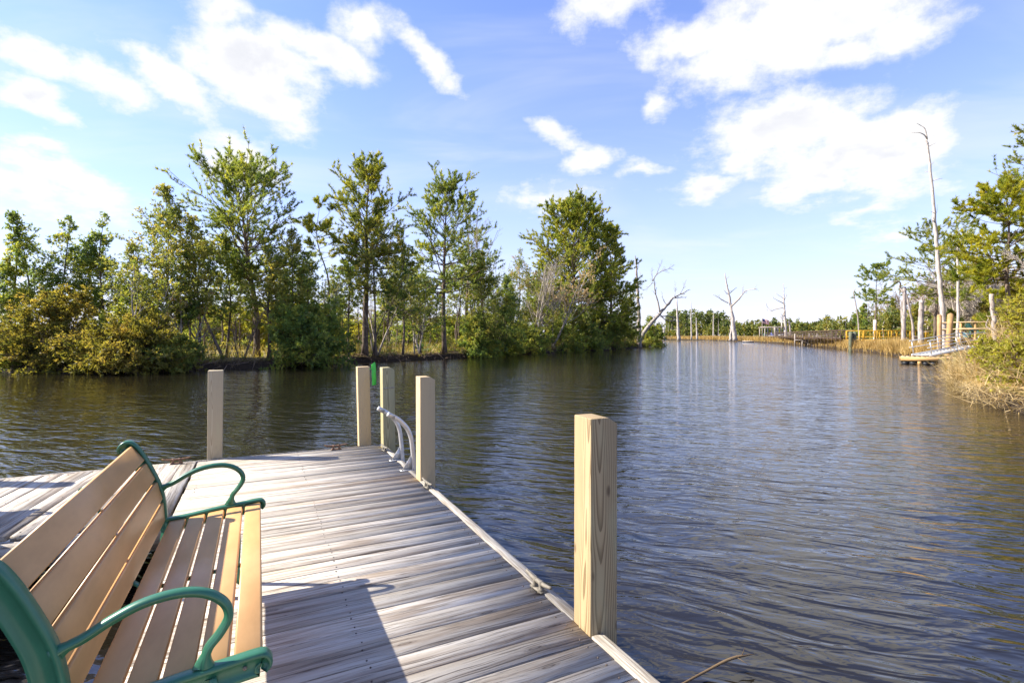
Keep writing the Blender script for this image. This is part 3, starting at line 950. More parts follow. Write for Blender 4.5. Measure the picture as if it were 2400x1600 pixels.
def make_cedar(seed, H, R, c0=.08, nl=75, sub=5, tuft=6, k=6, ln=.16, wd=.05, mat='cedar', lean=(0, 0), elev=(20, 60), r0=.09, prof=None, stems=1, irregular=.4, bend=.2):
    r = np.random.RandomState(seed)
    gt, gb, gl = Geo(), Geo(), Geo()
    for st in range(stems):
        ln2 = (lean[0] + (r.uniform(-.35, .35) * H * .5 if stems > 1 else 0), lean[1] + (r.uniform(-.35, .35) * H * .5 if stems > 1 else 0))
        Hs = H * (1 if st == 0 else r.uniform(.65, .95))
        T = trunk_line(r, Hs, bend, 12, ln2)
        rad = r0 * (1 - np.linspace(0, 1, 12) * .9); rad[0] *= 1.3
        tubes(gt, T, rad, 7)
        n = nl // stems
        s = np.clip(c0 + (1 - c0) * r.uniform(0, 1, n) ** 1.35, 0, .985)
        p, _ = sample(np.repeat(T[None], n, 0), s)
        h = (s - c0) / (1 - c0)
        pr = np.interp(h, [0, .15, .35, .6, .85, 1], prof or [.75, 1.0, .88, .55, .26, .10])
        az = r.uniform(0, 2 * pi, n)
        el = np.radians(np.interp(h, [0, 1], elev) + r.uniform(-14, 14, n))
        d = np.stack([np.cos(az) * np.cos(el), np.sin(az) * np.cos(el), np.sin(el)], -1)
        L = R * pr * r.uniform(1 - irregular, 1 + irregular * .8, n) + .15
        P = grow(r, p, d, L, 6, .10, .03)
        RR = np.maximum(np.interp(s, np.linspace(0, 1, 12), rad)[:, None] * .35 * np.linspace(1, .3, 6), .008)
        tubes(gb, P, RR, 4, caps=False)
        C, CR = kids(r, P, RR, sub, .2, 1.0, 48, .46, 3, .16, .02, .6, .005, .3)
        tubes(gb, C, CR, 3, caps=False)
        m = len(C)
        CC = np.repeat(C, tuft, 0)
        ss = np.tile(np.linspace(.15, 1.0, tuft), m) + r.uniform(-.1, .05, m * tuft)
        tp, td = sample(CC, np.clip(ss, 0, 1))
        cl = np.repeat(r.uniform(0, 1, m), tuft)
        kp = r.uniform(0, 1, m * tuft) < np.repeat(np.clip(L / (.66 * R), .12, 1), sub * tuft)
        tp, td, cl = tp[kp], td[kp], cl[kp]
        lp, ld = sample(P, np.full(n, 1.0))
        tp = np.concatenate([tp, lp]); td = np.concatenate([td, ld]); cl = np.concatenate([cl, r.uniform(0, 1, n)])
        tp = tp + r.randn(*tp.shape) * .08
        needles(gl, r, tp, nrm(td + [0, 0, .1]), k, ln, wd * 1.15, .75, cl * .8 + .1)
    return (gt, 'pine_bark'), (gb, 'pine_bark'), (gl, mat)

def make_bare(seed, H, spread=35, stems=3, r0=.08, mat='twig', leaf=None, leafmat='shrub', nleaf=3, n1=9, n2=6, n3=5, lean=(0, 0), flat=0.0, up=.06, th=1.0):
    r = np.random.RandomState(seed)
    gt, gb, gl = Geo(), Geo(), Geo()
    a = r.uniform(0, 2 * pi, stems)
    sp = np.radians(spread) * r.uniform(.35, 1.0, stems)
    d = np.stack([np.cos(a) * np.sin(sp), np.sin(a) * np.sin(sp), np.cos(sp)], -1) + np.array([lean[0] / H, lean[1] / H, 0])
    P = grow(r, r.randn(stems, 3) * np.array([.15, .15, 0]), d, H * r.uniform(.75, 1.05, stems), 9, .07, up)
    R = r0 * np.linspace(1, .2, 9)[None] * r.uniform(.7, 1.1, (stems, 1))
    tubes(gt, P, R, 7)
    A, AR = kids(r, P, R, n1, .22, .98, 40, .38, 6, .10, .08, .55, .010 * th)
    tubes(gb, A, AR, 5, caps=False)
    B, BR = kids(r, A, AR, n2, .15, 1.0, 42, .48, 4, .14, .06, .6, .007 * th)
    tubes(gb, B, BR, 3, caps=False)
    C, CR = kids(r, B, BR, n3, .1, 1.0, 40, .55, 3, .16, .05, .7, .0055 * th)
    tubes(gb, C, CR, 3, caps=False)
    if leaf:
        tp = []; td = []
        for q in range(nleaf):
            p_, t_ = sample(C, r.uniform(.1, 1, len(C))); tp.append(p_); td.append(t_)
        tp = np.concatenate(tp); td = np.concatenate(td)
        cl = np.clip(.5 + .28 * np.sin(tp[:, 0] * 2.1) * np.sin(tp[:, 2] * 2.4 + tp[:, 1]) + r.randn(len(tp)) * .15, 0, 1)
        needles(gl, r, tp, td, 5, leaf, leaf * .55, .8, cl, 0, True)
    return (gt, mat), (gb, mat), ((gl, leafmat) if leaf else None)

PROTO = {}
def plant(name, label, cat, loc, spec, rz=0.0, group=None, sc=1.0):
    """spec: geometry triple (trunk, branches, foliage)"""
    o = thing(name, label, cat, loc, rz, group)
    tr, br, fo = spec
    part('trunk', tr[0], M[tr[1]], o, True)
    part('branches', br[0], M[br[1]], o, True)
    if fo: part('foliage', fo[0], M[fo[1]], o, False, True)
    o.scale = (sc,) * 3
    return o
GZ = .48
def spot(px, d): return (*at(px, d)[:2], GZ)
def ht(py, d): return zof(py, d) - GZ
GP, GC, GS, GB = 'tall pines on the left bank', 'cedars along the left bank', 'shrubs at the water of the left bank', 'leafless trees on the left bank'

# --- left bank pines
plant('pine_tree', 'tallest open-crowned pine on the left bank in front of a cloud', 'tree', spot(590, 34), make_pine(11, ht(335, 34) * .86, .21, .40, 4.4, 84, 9, 5, 11, mat='pine_dark', lean=(-1.0, 0), elev=(14, 55), irregular=.35, bend=.15), 0, GP)
plant('pine_tree', 'pine with a rounded crown second from the left on the left bank', 'tree', spot(838, 38), make_pine(23, ht(348, 38) * .885, .24, .48, 3.4, 74, 9, 5, 11, lean=(.2, 0), elev=(12, 55), bend=.12), 1.0, GP)
plant('pine_tree', 'straight single-trunk pine standing right at the bank edge mid picture', 'tree', spot(1021, 44), make_pine(37, ht(385, 44) * .86, .21, .36, 4.2, 84, 9, 5, 11, mat='pine_dark', lean=(-.4, 0), elev=(4, 58), bend=.10, prof=[.9, 1.0, .8, .75, .6, .25]), 2.0, GP)
plant('pine_tree', 'dense bright green pine that ends the left tree line', 'tree', spot(1318, 72), make_pine(41, ht(455, 72) * .93, .30, .14, 7.4, 170, 10, 6, 9, ln=.38, wd=.10, mat='pine', elev=(0, 60), irregular=.22, prof=[.9, 1, .95, .8, .5, .2]), 0, GP)
plant('pine_tree', 'shorter dense pine on the right shoulder of the bright pine', 'tree', spot(1405, 76), make_pine(43, ht(535, 76), .24, .1, 4.6, 100, 9, 6, 9, ln=.36, wd=.09, mat='pine', elev=(-5, 60), irregular=.25), 1, GP)
plant('pine_tree', 'slender yellow-green pine between the two tallest left pines', 'tree', spot(748, 37), make_pine(53, ht(462, 37), .09, .62, 1.6, 26, 6, 4, 11, mat='pine', lean=(-.3, 0)), 0, GP)
plant('pine_tree', 'slim dark pine behind the straight single-trunk pine', 'tree', spot(1070, 50), make_pine(59, ht(470, 50), .20, .45, 2.6, 30, 6, 4, 10, mat='pine_dark', lean=(-.2, 0)), 2, GP)
plant('pine_tree', 'dark side-leaning pine crown right of the straight pine', 'tree', spot(1105, 52), make_pine(61, ht(535, 52), .13, .5, 2.7, 28, 7, 4, 10, mat='pine_dark', lean=(.8, 0)), 2.5, GP)
# --- cedars (px, depth, top y, radius, material, label, extra)
cedars = [
 (22, 30.5, 492, 1.05, 'cedar_dark', 'narrow dark cedar spire at the far left of the picture', dict(lean=(.3, 0), nl=60, c0=.15)),
 (85, 31.5, 503, 1.5, 'cedar_dark', 'thin forked cedar with a bare leaning trunk at the far left', dict(lean=(-1.2, 0), nl=48, c0=.35, irregular=.6)),
 (150, 31, 505, 1.7, 'cedar_dark', 'dark cedar with a broad pointed top third from the left', dict(nl=66, c0=.3, irregular=.5)),
 (-10, 29.5, 610, 2.0, 'cedar_dark', 'dark bushy cedar cut by the left edge of the picture', dict(nl=70)),
 (195, 32, 548, 1.9, 'cedar_dark', 'loose dark cedar between two cedar spires on the left', dict(nl=60, c0=.35, irregular=.6)),
 (238, 31.5, 496, 1.15, 'cedar_dark', 'slim cedar spire just left of a dead twig tree', dict(nl=55, c0=.3)),
 (310, 30.5, 555, 1.7, 'cedar', 'olive cedar with a slanting top left of the big cedar', dict(nl=60, c0=.2, irregular=.5)),
 (378, 30, 434, 2.5, 'cedar', 'tall pointed yellow-olive cedar left of the tallest pine', dict(nl=105, c0=.22, sub=7, irregular=.45, prof=[.6, .95, 1, .62, .3, .1])),
 (455, 31, 505, 2.1, 'cedar', 'olive cedar standing close under the tallest pine', dict(nl=80, c0=.3, irregular=.5)),
 (520, 32.5, 555, 2.0, 'cedar_dark', 'dark cedar hidden behind the trunk of the tallest pine', dict(nl=64, c0=.3, irregular=.5)),
 (618, 32, 560, 1.5, 'cedar', 'slender cedar with a straight dark stem right of the tallest pine', dict(nl=55, c0=.3, r0=.12, irregular=.5)),
 (668, 33, 535, 1.9, 'cedar', 'olive cedar with an open top right of the tallest pine', dict(nl=64, c0=.32, irregular=.55)),
 (705, 33.5, 585, 1.8, 'cedar_dark', 'shaggy green cedar left of the slender pine', dict(nl=64, c0=.25, irregular=.5)),
 (800, 37, 540, 1.6, 'cedar_dark', 'thin cedar beside the trunk of the round-crowned pine', dict(nl=50, c0=.3, irregular=.55)),
 (862, 37, 468, 2.0, 'cedar', 'bronze-topped cedar grown up against the round-crowned pine', dict(nl=85, c0=.4, irregular=.5)),
 (925, 39, 525, 2.3, 'cedar', 'broad olive cedar filling the gap between two tall pines', dict(nl=80, c0=.25, irregular=.45)),
 (965, 42, 600, 2.2, 'cedar_dark', 'dark low cedar left of the straight pine trunk', dict(nl=70, c0=.15)),
 (1105, 46, 585, 2.7, 'cedar', 'conical yellow-topped cedar right of the straight pine', dict(nl=120, c0=.1, sub=7, irregular=.25)),
 (1160, 48, 640, 2.3, 'cedar_dark', 'dark green cone cedar beside the yellow-topped cedar', dict(nl=110, c0=.05, sub=7, irregular=.25)),
 (1240, 58, 660, 2.7, 'shrub', 'light olive cedar below the pale leafless tree', dict(nl=80, c0=.05)),
 (1190, 60, 575, 2.8, 'cedar', 'olive cedar behind the pale leafless tree', dict(nl=80, c0=.2, irregular=.5)),
 (1300, 66, 660, 3.2, 'cedar', 'rounded olive cedar under the bright pine', dict(nl=95, c0=.05, ln=.22, wd=.08)),
 (1375, 72, 665, 3.2, 'cedar_dark', 'dark rounded cedar under the shorter dense pine', dict(nl=95, c0=.04, ln=.22, wd=.08)),
]
for i, (px, d, ty, R, mk, lab, kw) in enumerate(cedars):
    plant('cedar_tree', lab, 'tree', spot(px, d), make_cedar(100 + i, ht(ty, d), R, mat=mk, **kw), i * 1.3, GC)
# --- bushes hanging over the water
LOWP = [.9, 1.0, 1.0, .85, .6, .3]
bushes = [
 (105, 27.9, 700, 1.9, 'cedar_gold', 'bronze cedar bush arching over the bank at the far left', dict(stems=2, nl=80)),
 (170, 28.2, 672, 1.7, 'cedar_gold', 'upper bronze cedar bush behind the leftmost shore bush', dict(stems=2, nl=70)),
 (235, 26.9, 775, 1.6, 'cedar_gold', 'low bronze bush whose branches dip into the creek', dict(stems=3, nl=90)),
 (318, 26.9, 752, 1.9, 'cedar_gold', 'broad golden bush touching the water left of the lone post', dict(stems=3, nl=110)),
 (385, 27.8, 790, 1.4, 'cedar', 'small olive bush at the right foot of the golden bush', dict(stems=3, nl=80)),
 (50, 27.9, 790, 1.2, 'cedar_dark', 'dark little bush on the waterline at the far left', dict(stems=2, nl=60)),
 (290, 29, 690, 1.7, 'shrub', 'yellow-green bush above the golden bush', dict(stems=2, nl=70)),
 (690, 31.3, 720, 1.6, 'cedar_dark', 'dark drooping bush over the water left of the corner posts', dict(stems=2, nl=110)),
 (745, 32.6, 700, 1.6, 'cedar_dark', 'dark green bush behind the drooping bush', dict(stems=2, nl=80)),
 (1105, 46.2, 740, 1.8, 'cedar_dark', 'dark shrub with low boughs at the bank below the cone cedars', dict(stems=2, nl=100)),
 (1165, 51, 760, 1.8, 'shrub', 'small yellow-green shrub on the bank below the leafless tree', dict(stems=3, nl=80)),
 (1215, 54.5, 750, 2.2, 'shrub', 'grey-green shrub leaning to the creek mid picture', dict(stems=3, nl=80)),
 (1290, 61.5, 745, 2.5, 'shrub', 'leafy shrub at the water under the bright pine', dict(stems=3, nl=90)),
 (1345, 67, 735, 2.4, 'cedar_dark', 'dark shrub at the water under the shorter pine', dict(stems=3, nl=90)),
 (1405, 74, 740, 2.3, 'cedar', 'olive shrub on the bank left of the grey snag', dict(stems=3, nl=80)),
 (1435, 80, 690, 2.6, 'shrub', 'tall olive shrub directly behind the grey snag', dict(stems=3, nl=80)),
 (1500, 88, 735, 2.0, 'shrub', 'olive shrub under the leaning leafless tree', dict(stems=3, nl=70)),
]
for i, (px, d, ty, R, mk, lab, kw) in enumerate(bushes):
    sc = 1.0 if d < 40 else d / 40
    z = (*at(px, d)[:2], .25)
    plant('waterside_bush', lab, 'bush', z, make_cedar(300 + i, max(ht(ty, d), .9), R, c0=.02, mat=mk, prof=LOWP, elev=(-8, 60), r0=.05, sub=6, ln=.16 * sc ** .5, wd=.06 * sc ** .5, irregular=.3, **kw), i * .9, GS)
# --- leafless trees
bare = [
 (345, 28.9, 600, 24, 2, 'twig', .10, 'shrub', 'whitish twiggy tree with a few leaves behind the golden bush', dict(n1=9, n2=6, n3=4, nleaf=1)),
 (425, 29.5, 640, 30, 2, 'twig', .09, 'straw', 'grey twiggy tree with pale dead leaves under the big cedar', dict(n1=9, n2=6, n3=4, nleaf=1)),
 (270, 31.5, 512, 6, 1, 'twig', None, None, 'thin dead twig tree standing among the left cedars', dict(n1=10, n2=4, n3=2, r0=.05)),
 (860, 38.5, 560, 22, 3, 'twig', None, None, 'grey leafless tree beside the round-crowned pine', dict(n1=9, n2=6, n3=4)),
 (735, 35, 600, 22, 2, 'grey_bark', .10, 'shrub', 'grey tree with a forking pale limb left of the slender pine', dict(n1=8, n2=5, n3=4, nleaf=1)),
 (1085, 49, 375, 9, 2, 'twig', None, None, 'tall leafless tree with bare tips above the straight pine', dict(n1=8, n2=5, n3=3, r0=.14)),
 (1225, 57, 550, 30, 5, 'twig', None, None, 'broad pale leafless tree left of the bright pine', dict(n1=9, n2=6, n3=6, r0=.12)),
 (1270, 60, 560, 38, 4, 'twig', .13, 'straw', 'pale spreading leafless tree leaning toward the bright pine', dict(n1=9, n2=6, n3=5, nleaf=1, r0=.11, lean=(1.5, 0))),
 (960, 41, 640, 26, 3, 'twig', None, None, 'low leafless tree left of the straight pine trunk', dict(n1=8, n2=6, n3=4)),
 (1430, 82, 640, 22, 3, 'twig_brown', .16, 'shrub', 'half-leafless dark tree left of the grey snag', dict(n1=9, n2=6, n3=4, nleaf=1)),
 (560, 31.5, 700, 30, 3, 'twig_brown', None, None, 'small brown leafless tree at the foot of the tallest pine', dict(n1=8, n2=5, n3=4, r0=.05)),
 (1150, 56, 560, 20, 3, 'twig', None, None, 'pale bare tree behind the cone cedars', dict(n1=8, n2=6, n3=5)),
]
for i, (px, d, ty, sp, st, mk, lf, lm, lab, kw) in enumerate(bare):
    plant('leafless_tree', lab, 'tree', spot(px, d), make_bare(500 + i, ht(ty, d) * .90, sp, st, mat=mk, leaf=lf, leafmat=lm or 'shrub', **kw), 0, GB)
# leaning dark trunks and thin stems between the big trees: copies of three young trees
ys_ = [plant('young_pine', 'thin young pine stem standing behind the tall left-bank trees', 'tree', spot(480, 36), make_pine(700 + q, 8.0, .075, .62, 1.1, 18, 5, 3, 9, mat='pine_dark', bend=.2), 0, 'thin young pines behind the left bank trees') for q in range(3)]
rs2 = np.random.RandomState(17)
stems_px = [440, 505, 545, 575, 640, 660, 695, 725, 770, 785, 815, 875, 895, 910, 935, 950, 985, 1000, 1040, 1060, 1085, 1130, 1175]
for i, px in enumerate(stems_px):
    o = ys_[i] if i < 3 else copy_tree(ys_[i % 3])
    d = np.interp(px, [440, 700, 1000, 1180], [36, 40, 49, 64]) + rs2.uniform(-1, 6)
    o.location = spot(px + rs2.uniform(-6, 6), d)
    o.rotation_euler = (rs2.uniform(-.05, .05), rs2.uniform(-.06, .06), rs2.uniform(0, 6))
    o.scale = (1, 1, rs2.uniform(.75, 1.15))
mid = [plant('cedar_tree', 'open olive cedar in the second row behind the front trees of the left bank', 'tree', spot(500, 42), make_cedar(740 + q, 7.0, 1.9, c0=.3, nl=38, mat=('cedar', 'shrub', 'cedar')[q], irregular=.5), 0, 'second row cedars of the left bank') for q in range(3)]
mid_px = [330, 470, 545, 640, 690, 765, 890, 925, 985, 1050, 1130, 1210, 1255]
for i, px in enumerate(mid_px):
    o = mid[i] if i < 3 else copy_tree(mid[i % 3])
    d = np.interp(px, [300, 700, 1000, 1260], [38, 40, 50, 68]) + rs2.uniform(0, 5)
    o.location = spot(px, d); o.rotation_euler = (0, 0, rs2.uniform(0, 6))
    sc_ = rs2.uniform(.72, 1.1) * d / 42
    o.scale = (sc_, sc_, sc_)
low = [plant('marsh_bush', 'low yellow-green bush in the marsh seen between the left bank trunks', 'bush', spot(500, 50), make_cedar(760 + q, 2.6, 1.9, c0=.02, nl=60, mat=('shrub_gold', 'shrub')[q], prof=LOWP, elev=(0, 60), stems=3, ln=.2, wd=.07, r0=.04), 0, 'marsh bushes behind the left bank') for q in range(2)]
for i in range(26):
    o = low[i] if i < 2 else copy_tree(low[i % 2])
    px = 430 + i * 31 + rs2.uniform(-10, 10)
    d = np.interp(px, [300, 700, 1000, 1260], [44, 46, 56, 74]) + rs2.uniform(0, 16)
    o.location = spot(px, d); o.rotation_euler = (0, 0, rs2.uniform(0, 6))
    sc_ = rs2.uniform(.8, 1.5); o.scale = (sc_ * 1.2, sc_ * 1.2, sc_)
lean_trunks = [((516, 830), (478, 748), (455, 690), 31, .10, 'dark trunk leaning left at the left bank beside the tallest pine'),
               ((470, 812), (440, 765), (428, 735), 30, .055, 'short dark trunk leaning left near the water of the left bank'),
               ((855, 800), (880, 730), (905, 690), 37, .05, 'thin dark trunk leaning right beside the round-crowned pine')]
for (p0, p1, p2, d, r_, lab) in lean_trunks:
    P = crom([at(p0[0], d, p0[1]), at(p1[0], d, p1[1]), at(p2[0], d, p2[1])], 5)
    tip = P[-1] + (P[-1] - P[-6]) * 1.6 + np.array([0, 0, .6])
    P = np.concatenate([P, [P[-1] * .5 + tip * .5, tip]])
    P[0, 2] = min(P[0, 2], .35)
    g_, gb_, gl_ = Geo(), Geo(), Geo()
    base = P[0].copy(); Q = P - base
    tubes(g_, Q, np.linspace(r_, r_ * .3, len(Q)), 7)
    r = np.random.RandomState(int(p0[0]))
    A, AR = kids(r, Q[None], np.linspace(r_, r_ * .3, len(Q))[None], 18, .5, 1, 50, .35, 5, .12, .05, .5)
    tubes(gb_, A, AR, 4, caps=False)
    B, BR = kids(r, A, AR, 5, .2, 1, 45, .5, 4, .12, .03, .5)
    tubes(gb_, B, BR, 3, caps=False)
    BB = np.repeat(B, 4, 0)
    tp, td = sample(BB, r.uniform(.2, 1, len(BB)))
    needles(gl_, r, tp, td, 8, .17, .06, .55, r.uniform(0, 1, len(tp)), 0, True)
    plant('leaning_cedar', lab, 'tree', tuple(base), ((g_, 'pine_bark'), (gb_, 'pine_bark'), (gl_, 'cedar_dark')), 0, 'leaning cedars on the left bank')

# palmettos
def palmetto(label, loc, seed, n=11, R=.8):
    r = random.Random(seed)
    o = thing('palmetto', label, 'plant', loc, 0, 'dwarf palmettos on the left bank')
    for i in range(n):
        az = i * 2.4 + r.uniform(-.3, .3); el = r.uniform(.25, 1.2)
        g = Geo()
        L = R * r.uniform(.55, .8)
        c = np.array([math.cos(az) * math.cos(el), math.sin(az) * math.cos(el), math.sin(el)])
        tip = c * L
        tubes(g, [np.zeros(3), tip * .6, tip], [.012, .01, .008], 4)
        s = nrm(np.cross(c, [0, 0, 1])); u = np.cross(s, c)
        K = 11
        for q in range(K):
            a = (q / (K - 1) - .5) * 2.9
            dv = nrm(c * math.cos(a) + s * math.sin(a) + u * .15)
            l = R * .5 * (1 - .25 * abs(a) / 1.5)
            sd = nrm(np.cross(dv, u)) * .025
            e = tip + dv * l + np.array([0, 0, -.06])
            m_ = tip + dv * l * .5
            tn = r.uniform(.2, .9)
            g.add([tip, m_ + sd, e, m_ - sd], [(0, 1, 2, 3)], [tn] * 4)
        part('frond', g, M['palmetto'], o, False, True)
for i, (px, d, lab) in enumerate(((798, 34.3, 'dwarf palmetto fan plant at the water behind the ribboned post'), (1088, 45.6, 'dwarf palmetto beside the low boughs of a dark shrub'), (965, 42.5, 'dwarf palmetto left of the straight pine trunk'))):
    palmetto(lab, (*at(px, d)[:2], .5), 40 + i)

# ------------------------------------------------------------------ grass, reeds and roots on the banks
def blades(g, r, P, h, w, lean, m=3, droop=0.0, dirv=None, tint=None):
    """thin tapering strips rising from P"""
    N = len(P)
    d = np.stack([r.randn(N) * lean, r.randn(N) * lean, np.ones(N)], -1)
    if dirv is not None: d = d + dirv
    d = nrm(d)
    L = h * r.uniform(.6, 1.3, N)
    side = nrm(np.stack([r.randn(N), r.randn(N), np.zeros(N)], -1))
    pts = [P]; dd = d
    for i in range(m):
        hz = dd * np.array([1, 1, 0])
        dd = nrm(dd + hz * droop * .5 + np.array([0, 0, -droop]) )
        pts.append(pts[-1] + dd * (L / m)[:, None])
    W_ = np.linspace(1, .12, m + 1)
    V = np.stack([np.stack([p - side * w * k / 2, p + side * w * k / 2], 1) for p, k in zip(pts, W_)], 1)   # N,m+1,2,3
    idx = np.arange(N * (m + 1) * 2).reshape(N, m + 1, 2)
    F = np.stack([idx[:, :-1, 0], idx[:, :-1, 1], idx[:, 1:, 1], idx[:, 1:, 0]], -1).reshape(-1, 4)
    tt = r.uniform(0, 1, N) if tint is None else tint
    g.add(V.reshape(-1, 3), F, np.repeat(tt, (m + 1) * 2))

def shore_pts(r, n, mask, o0, o1, zz=None, power=1.0):
    idx = r.choice(np.where(mask)[0], n)
    o = o0 + (o1 - o0) * r.uniform(0, 1, n) ** power
    p = dirs[idx] * (rad[idx] + o)[:, None] + r.randn(n, 2) * .12
    z = np.interp(o, offs, zs) * lowf[idx]
    return np.concatenate([p, z[:, None] - .03], 1), o, idx
r = np.random.RandomState(21)
iy = np.argmax(shore[:, 1])
left = (SH_I < iy) & (shore[:, 1] > 18) & (shore[:, 1] < 130)
leftn = left & (shore[:, 1] < 66)
g = Geo()
P, o, idx = shore_pts(r, 15000, leftn, .05, 2.0, power=.8)
blades(g, r, P, .34, .020, .55, 3, .28, dirv=-np.concatenate([dirs[idx] * .5, np.zeros((len(idx), 1))], 1))
P, o, idx = shore_pts(r, 5000, left & ~leftn, .05, 2.5)
blades(g, r, P, .5, .045, .5, 2, .25)
bank_grass = link('dry_grass', g.mesh('dry_grass', M['bank_straw'], False, True))
tag(bank_grass, 'brown dead grass and sedge along the left bank edge', kind='stuff')
# roots and fallen sticks in the undercut bank
g = Geo()
P, o, idx = shore_pts(r, 700, leftn, -.05, .9)
dv = np.concatenate([-dirs[idx] * r.uniform(.1, .9, (len(idx), 1)) + r.randn(len(idx), 2) * .7, r.uniform(-.5, .55, (len(idx), 1))], 1)
Q = grow(r, P + [0, 0, .1], dv, r.uniform(.3, 1.3, len(idx)), 5, .2, -.06)
tubes(g, Q, np.tile(np.linspace(.018, .006, 5), (len(idx), 1)) * r.uniform(.5, 1.5, (len(idx), 1)), 4, caps=False)
tag(link('exposed_roots', g.mesh('exposed_roots', M['twig_brown'], True)), 'tangle of roots and fallen twigs in the undercut left bank', kind='stuff')
# marsh grass behind the trees
g = Geo()
P, o, idx = shore_pts(r, 26000, left, 1.0, 45, power=1.4)
dist = np.linalg.norm(P[:, :2], axis=1)
blades(g, r, P, .85, .045, .22, 2, .10)
tag(link('marsh_grass', g.mesh('marsh_grass', M['marsh_green'], False, True)), 'pale yellow marsh grass behind the left bank trees', kind='stuff')
# understorey: low leafy growth under the trees
g = Geo()
P, o, idx = shore_pts(r, 2600, left & (shore[:, 1] < 110), .3, 7.0, power=1.3)
P[:, 2] += r.uniform(0, 1, len(P)) ** 2 * 1.3
needles(g, r, P, np.tile([0, 0, 1.0], (len(P), 1)), 9, .20, .07, 1.3, r.uniform(0, 1, len(P)), 0, True)
tag(link('undergrowth', g.mesh('undergrowth', M['cedar'], False, True)), 'low tangled undergrowth below the left bank trees', kind='stuff')
g = Geo()
P, o, idx = shore_pts(r, 600, left & (shore[:, 1] < 110), .3, 8.0)
dv = np.stack([r.randn(len(P)) * .5, r.randn(len(P)) * .5, np.ones(len(P))], -1)
Q = grow(r, P, dv, r.uniform(.8, 2.8, len(P)), 6, .12, .02)
tubes(g, Q, np.tile(np.linspace(.011, .004, 6), (len(P), 1)), 3, caps=False)
C, CR = kids(r, Q, np.tile(np.linspace(.011, .004, 6), (len(P), 1)), 5, .25, 1, 40, .45, 4, .12, .03, .6, .004)
tubes(g, C, CR, 3, caps=False)
tag(link('brushwood', g.mesh('brushwood', M['twig'], True)), 'grey bare brushwood among the left bank trees', kind='stuff')

# right-hand marsh
right = right_side & (shore[:, 1] > 38.5) & (shore[:, 1] < 240)
g = Geo()
P, o, idx = shore_pts(r, 26000, right & (shore[:, 1] < 120), .0, 16, power=1.2)
dist = np.linalg.norm(P[:, :2], axis=1)
hp_ = .55 + .75 * (.5 + .5 * np.sin(P[:, 0] * .55 + 1.7 * np.sin(P[:, 1] * .31)) * np.sin(P[:, 1] * .47 + P[:, 0] * .21))
keep = r.uniform(0, 1, len(P)) < hp_; P = P[keep]; hp_ = hp_[keep]
blades(g, r, P, .95 * hp_, .05, .24, 2, .16, tint=np.clip(.25 + .55 * (hp_ - .5) + r.uniform(-.3, .4, len(P)), 0, 1))
P, o, idx = shore_pts(r, 9000, right & (shore[:, 1] >= 100), .0, 30, power=1.2)
blades(g, r, P, 1.2, .12, .14, 2, .05)
fs = (SH_I < iy) & (shore[:, 1] > 120) | (SH_I > iy) & (shore[:, 1] > 200)
P, o, idx = shore_pts(r, 8000, fs, .0, 45, power=1.2)
blades(g, r, P, 1.3, .16, .14, 2, .05)
tag(link('marsh_reeds', g.mesh('marsh_reeds', M['reed'], False, True)), 'tan marsh reeds along the far and right shore', kind='stuff')

# ------------------------------------------------------------------ far woods
g = Geo(); gw = Geo()
r = np.random.RandomState(8)
def far_tree(x, y, H, R, c0, n, sz, cl):
    th = r.uniform(0, 2 * pi, n); hh = r.uniform(c0, 1, n); rr = R * np.sqrt(r.uniform(0, 1, n)) * np.interp((hh - c0) / (1 - c0), [0, .3, .7, 1], [.7, 1, .8, .15])
    nb = max(5, n // 16)
    cx_ = r.randint(0, nb, n)
    P = np.stack([x + rr * np.cos(th), y + rr * np.sin(th), GZ + hh * H], -1)
    ctr = P[:nb][cx_]
    P = P * .45 + ctr * .55
    needles(g, r, P, np.tile([0, 0, .3], (n, 1)), 2, sz, sz * .6, 1.0, np.clip(cl + r.randn(nb)[cx_] * .15, 0, 1), 0, True)
    tubes(gw, [(x, y, 0), (x + r.randn() * .2, y, H * .6), (x + r.randn() * .3, y, H * .93)], [.16, .12, .03], 4, caps=False)
# screen of woods: (px range, depth range, top y range, count)
for (x0, x1, d0, d1, t0, t1, n, c0, cl) in ((1530, 1680, 270, 330, 708, 735, 34, .45, .25), (1530, 1990, 250, 330, 735, 758, 130, .12, .5), (1640, 2000, 330, 420, 728, 748, 80, .2, .35), (1880, 2060, 130, 190, 712, 748, 40, .1, .5),
                                     (1990, 2380, 95, 130, 690, 740, 70, .05, .5), (-250, 1520, 140, 260, 742, 762, 190, .1, .6), (2360, 3000, 60, 110, 660, 720, 60, .1, .5), (-1400, -250, 60, 150, 690, 740, 70, .1, .45)):
    for i in range(n):
        d = r.uniform(d0, d1); px = r.uniform(x0, x1); ty = r.uniform(t0, t1)
        H = ht(ty, d); p = at(px, d)
        far_tree(p[0], p[1], H, max(1.4, H * r.uniform(.2, .36)), c0, int(64 if d > 140 else 140), max(.42, d / 200), cl + r.uniform(-.3, .3))
tag(link('distant_woods', g.mesh('distant_woods', M['far'], False, True)), 'far-off mixed woods along the horizon', kind='stuff')
tag(link('distant_trunks', gw.mesh('distant_trunks', M['grey_bark'], True)), 'trunks of the far-off woods', kind='stuff')

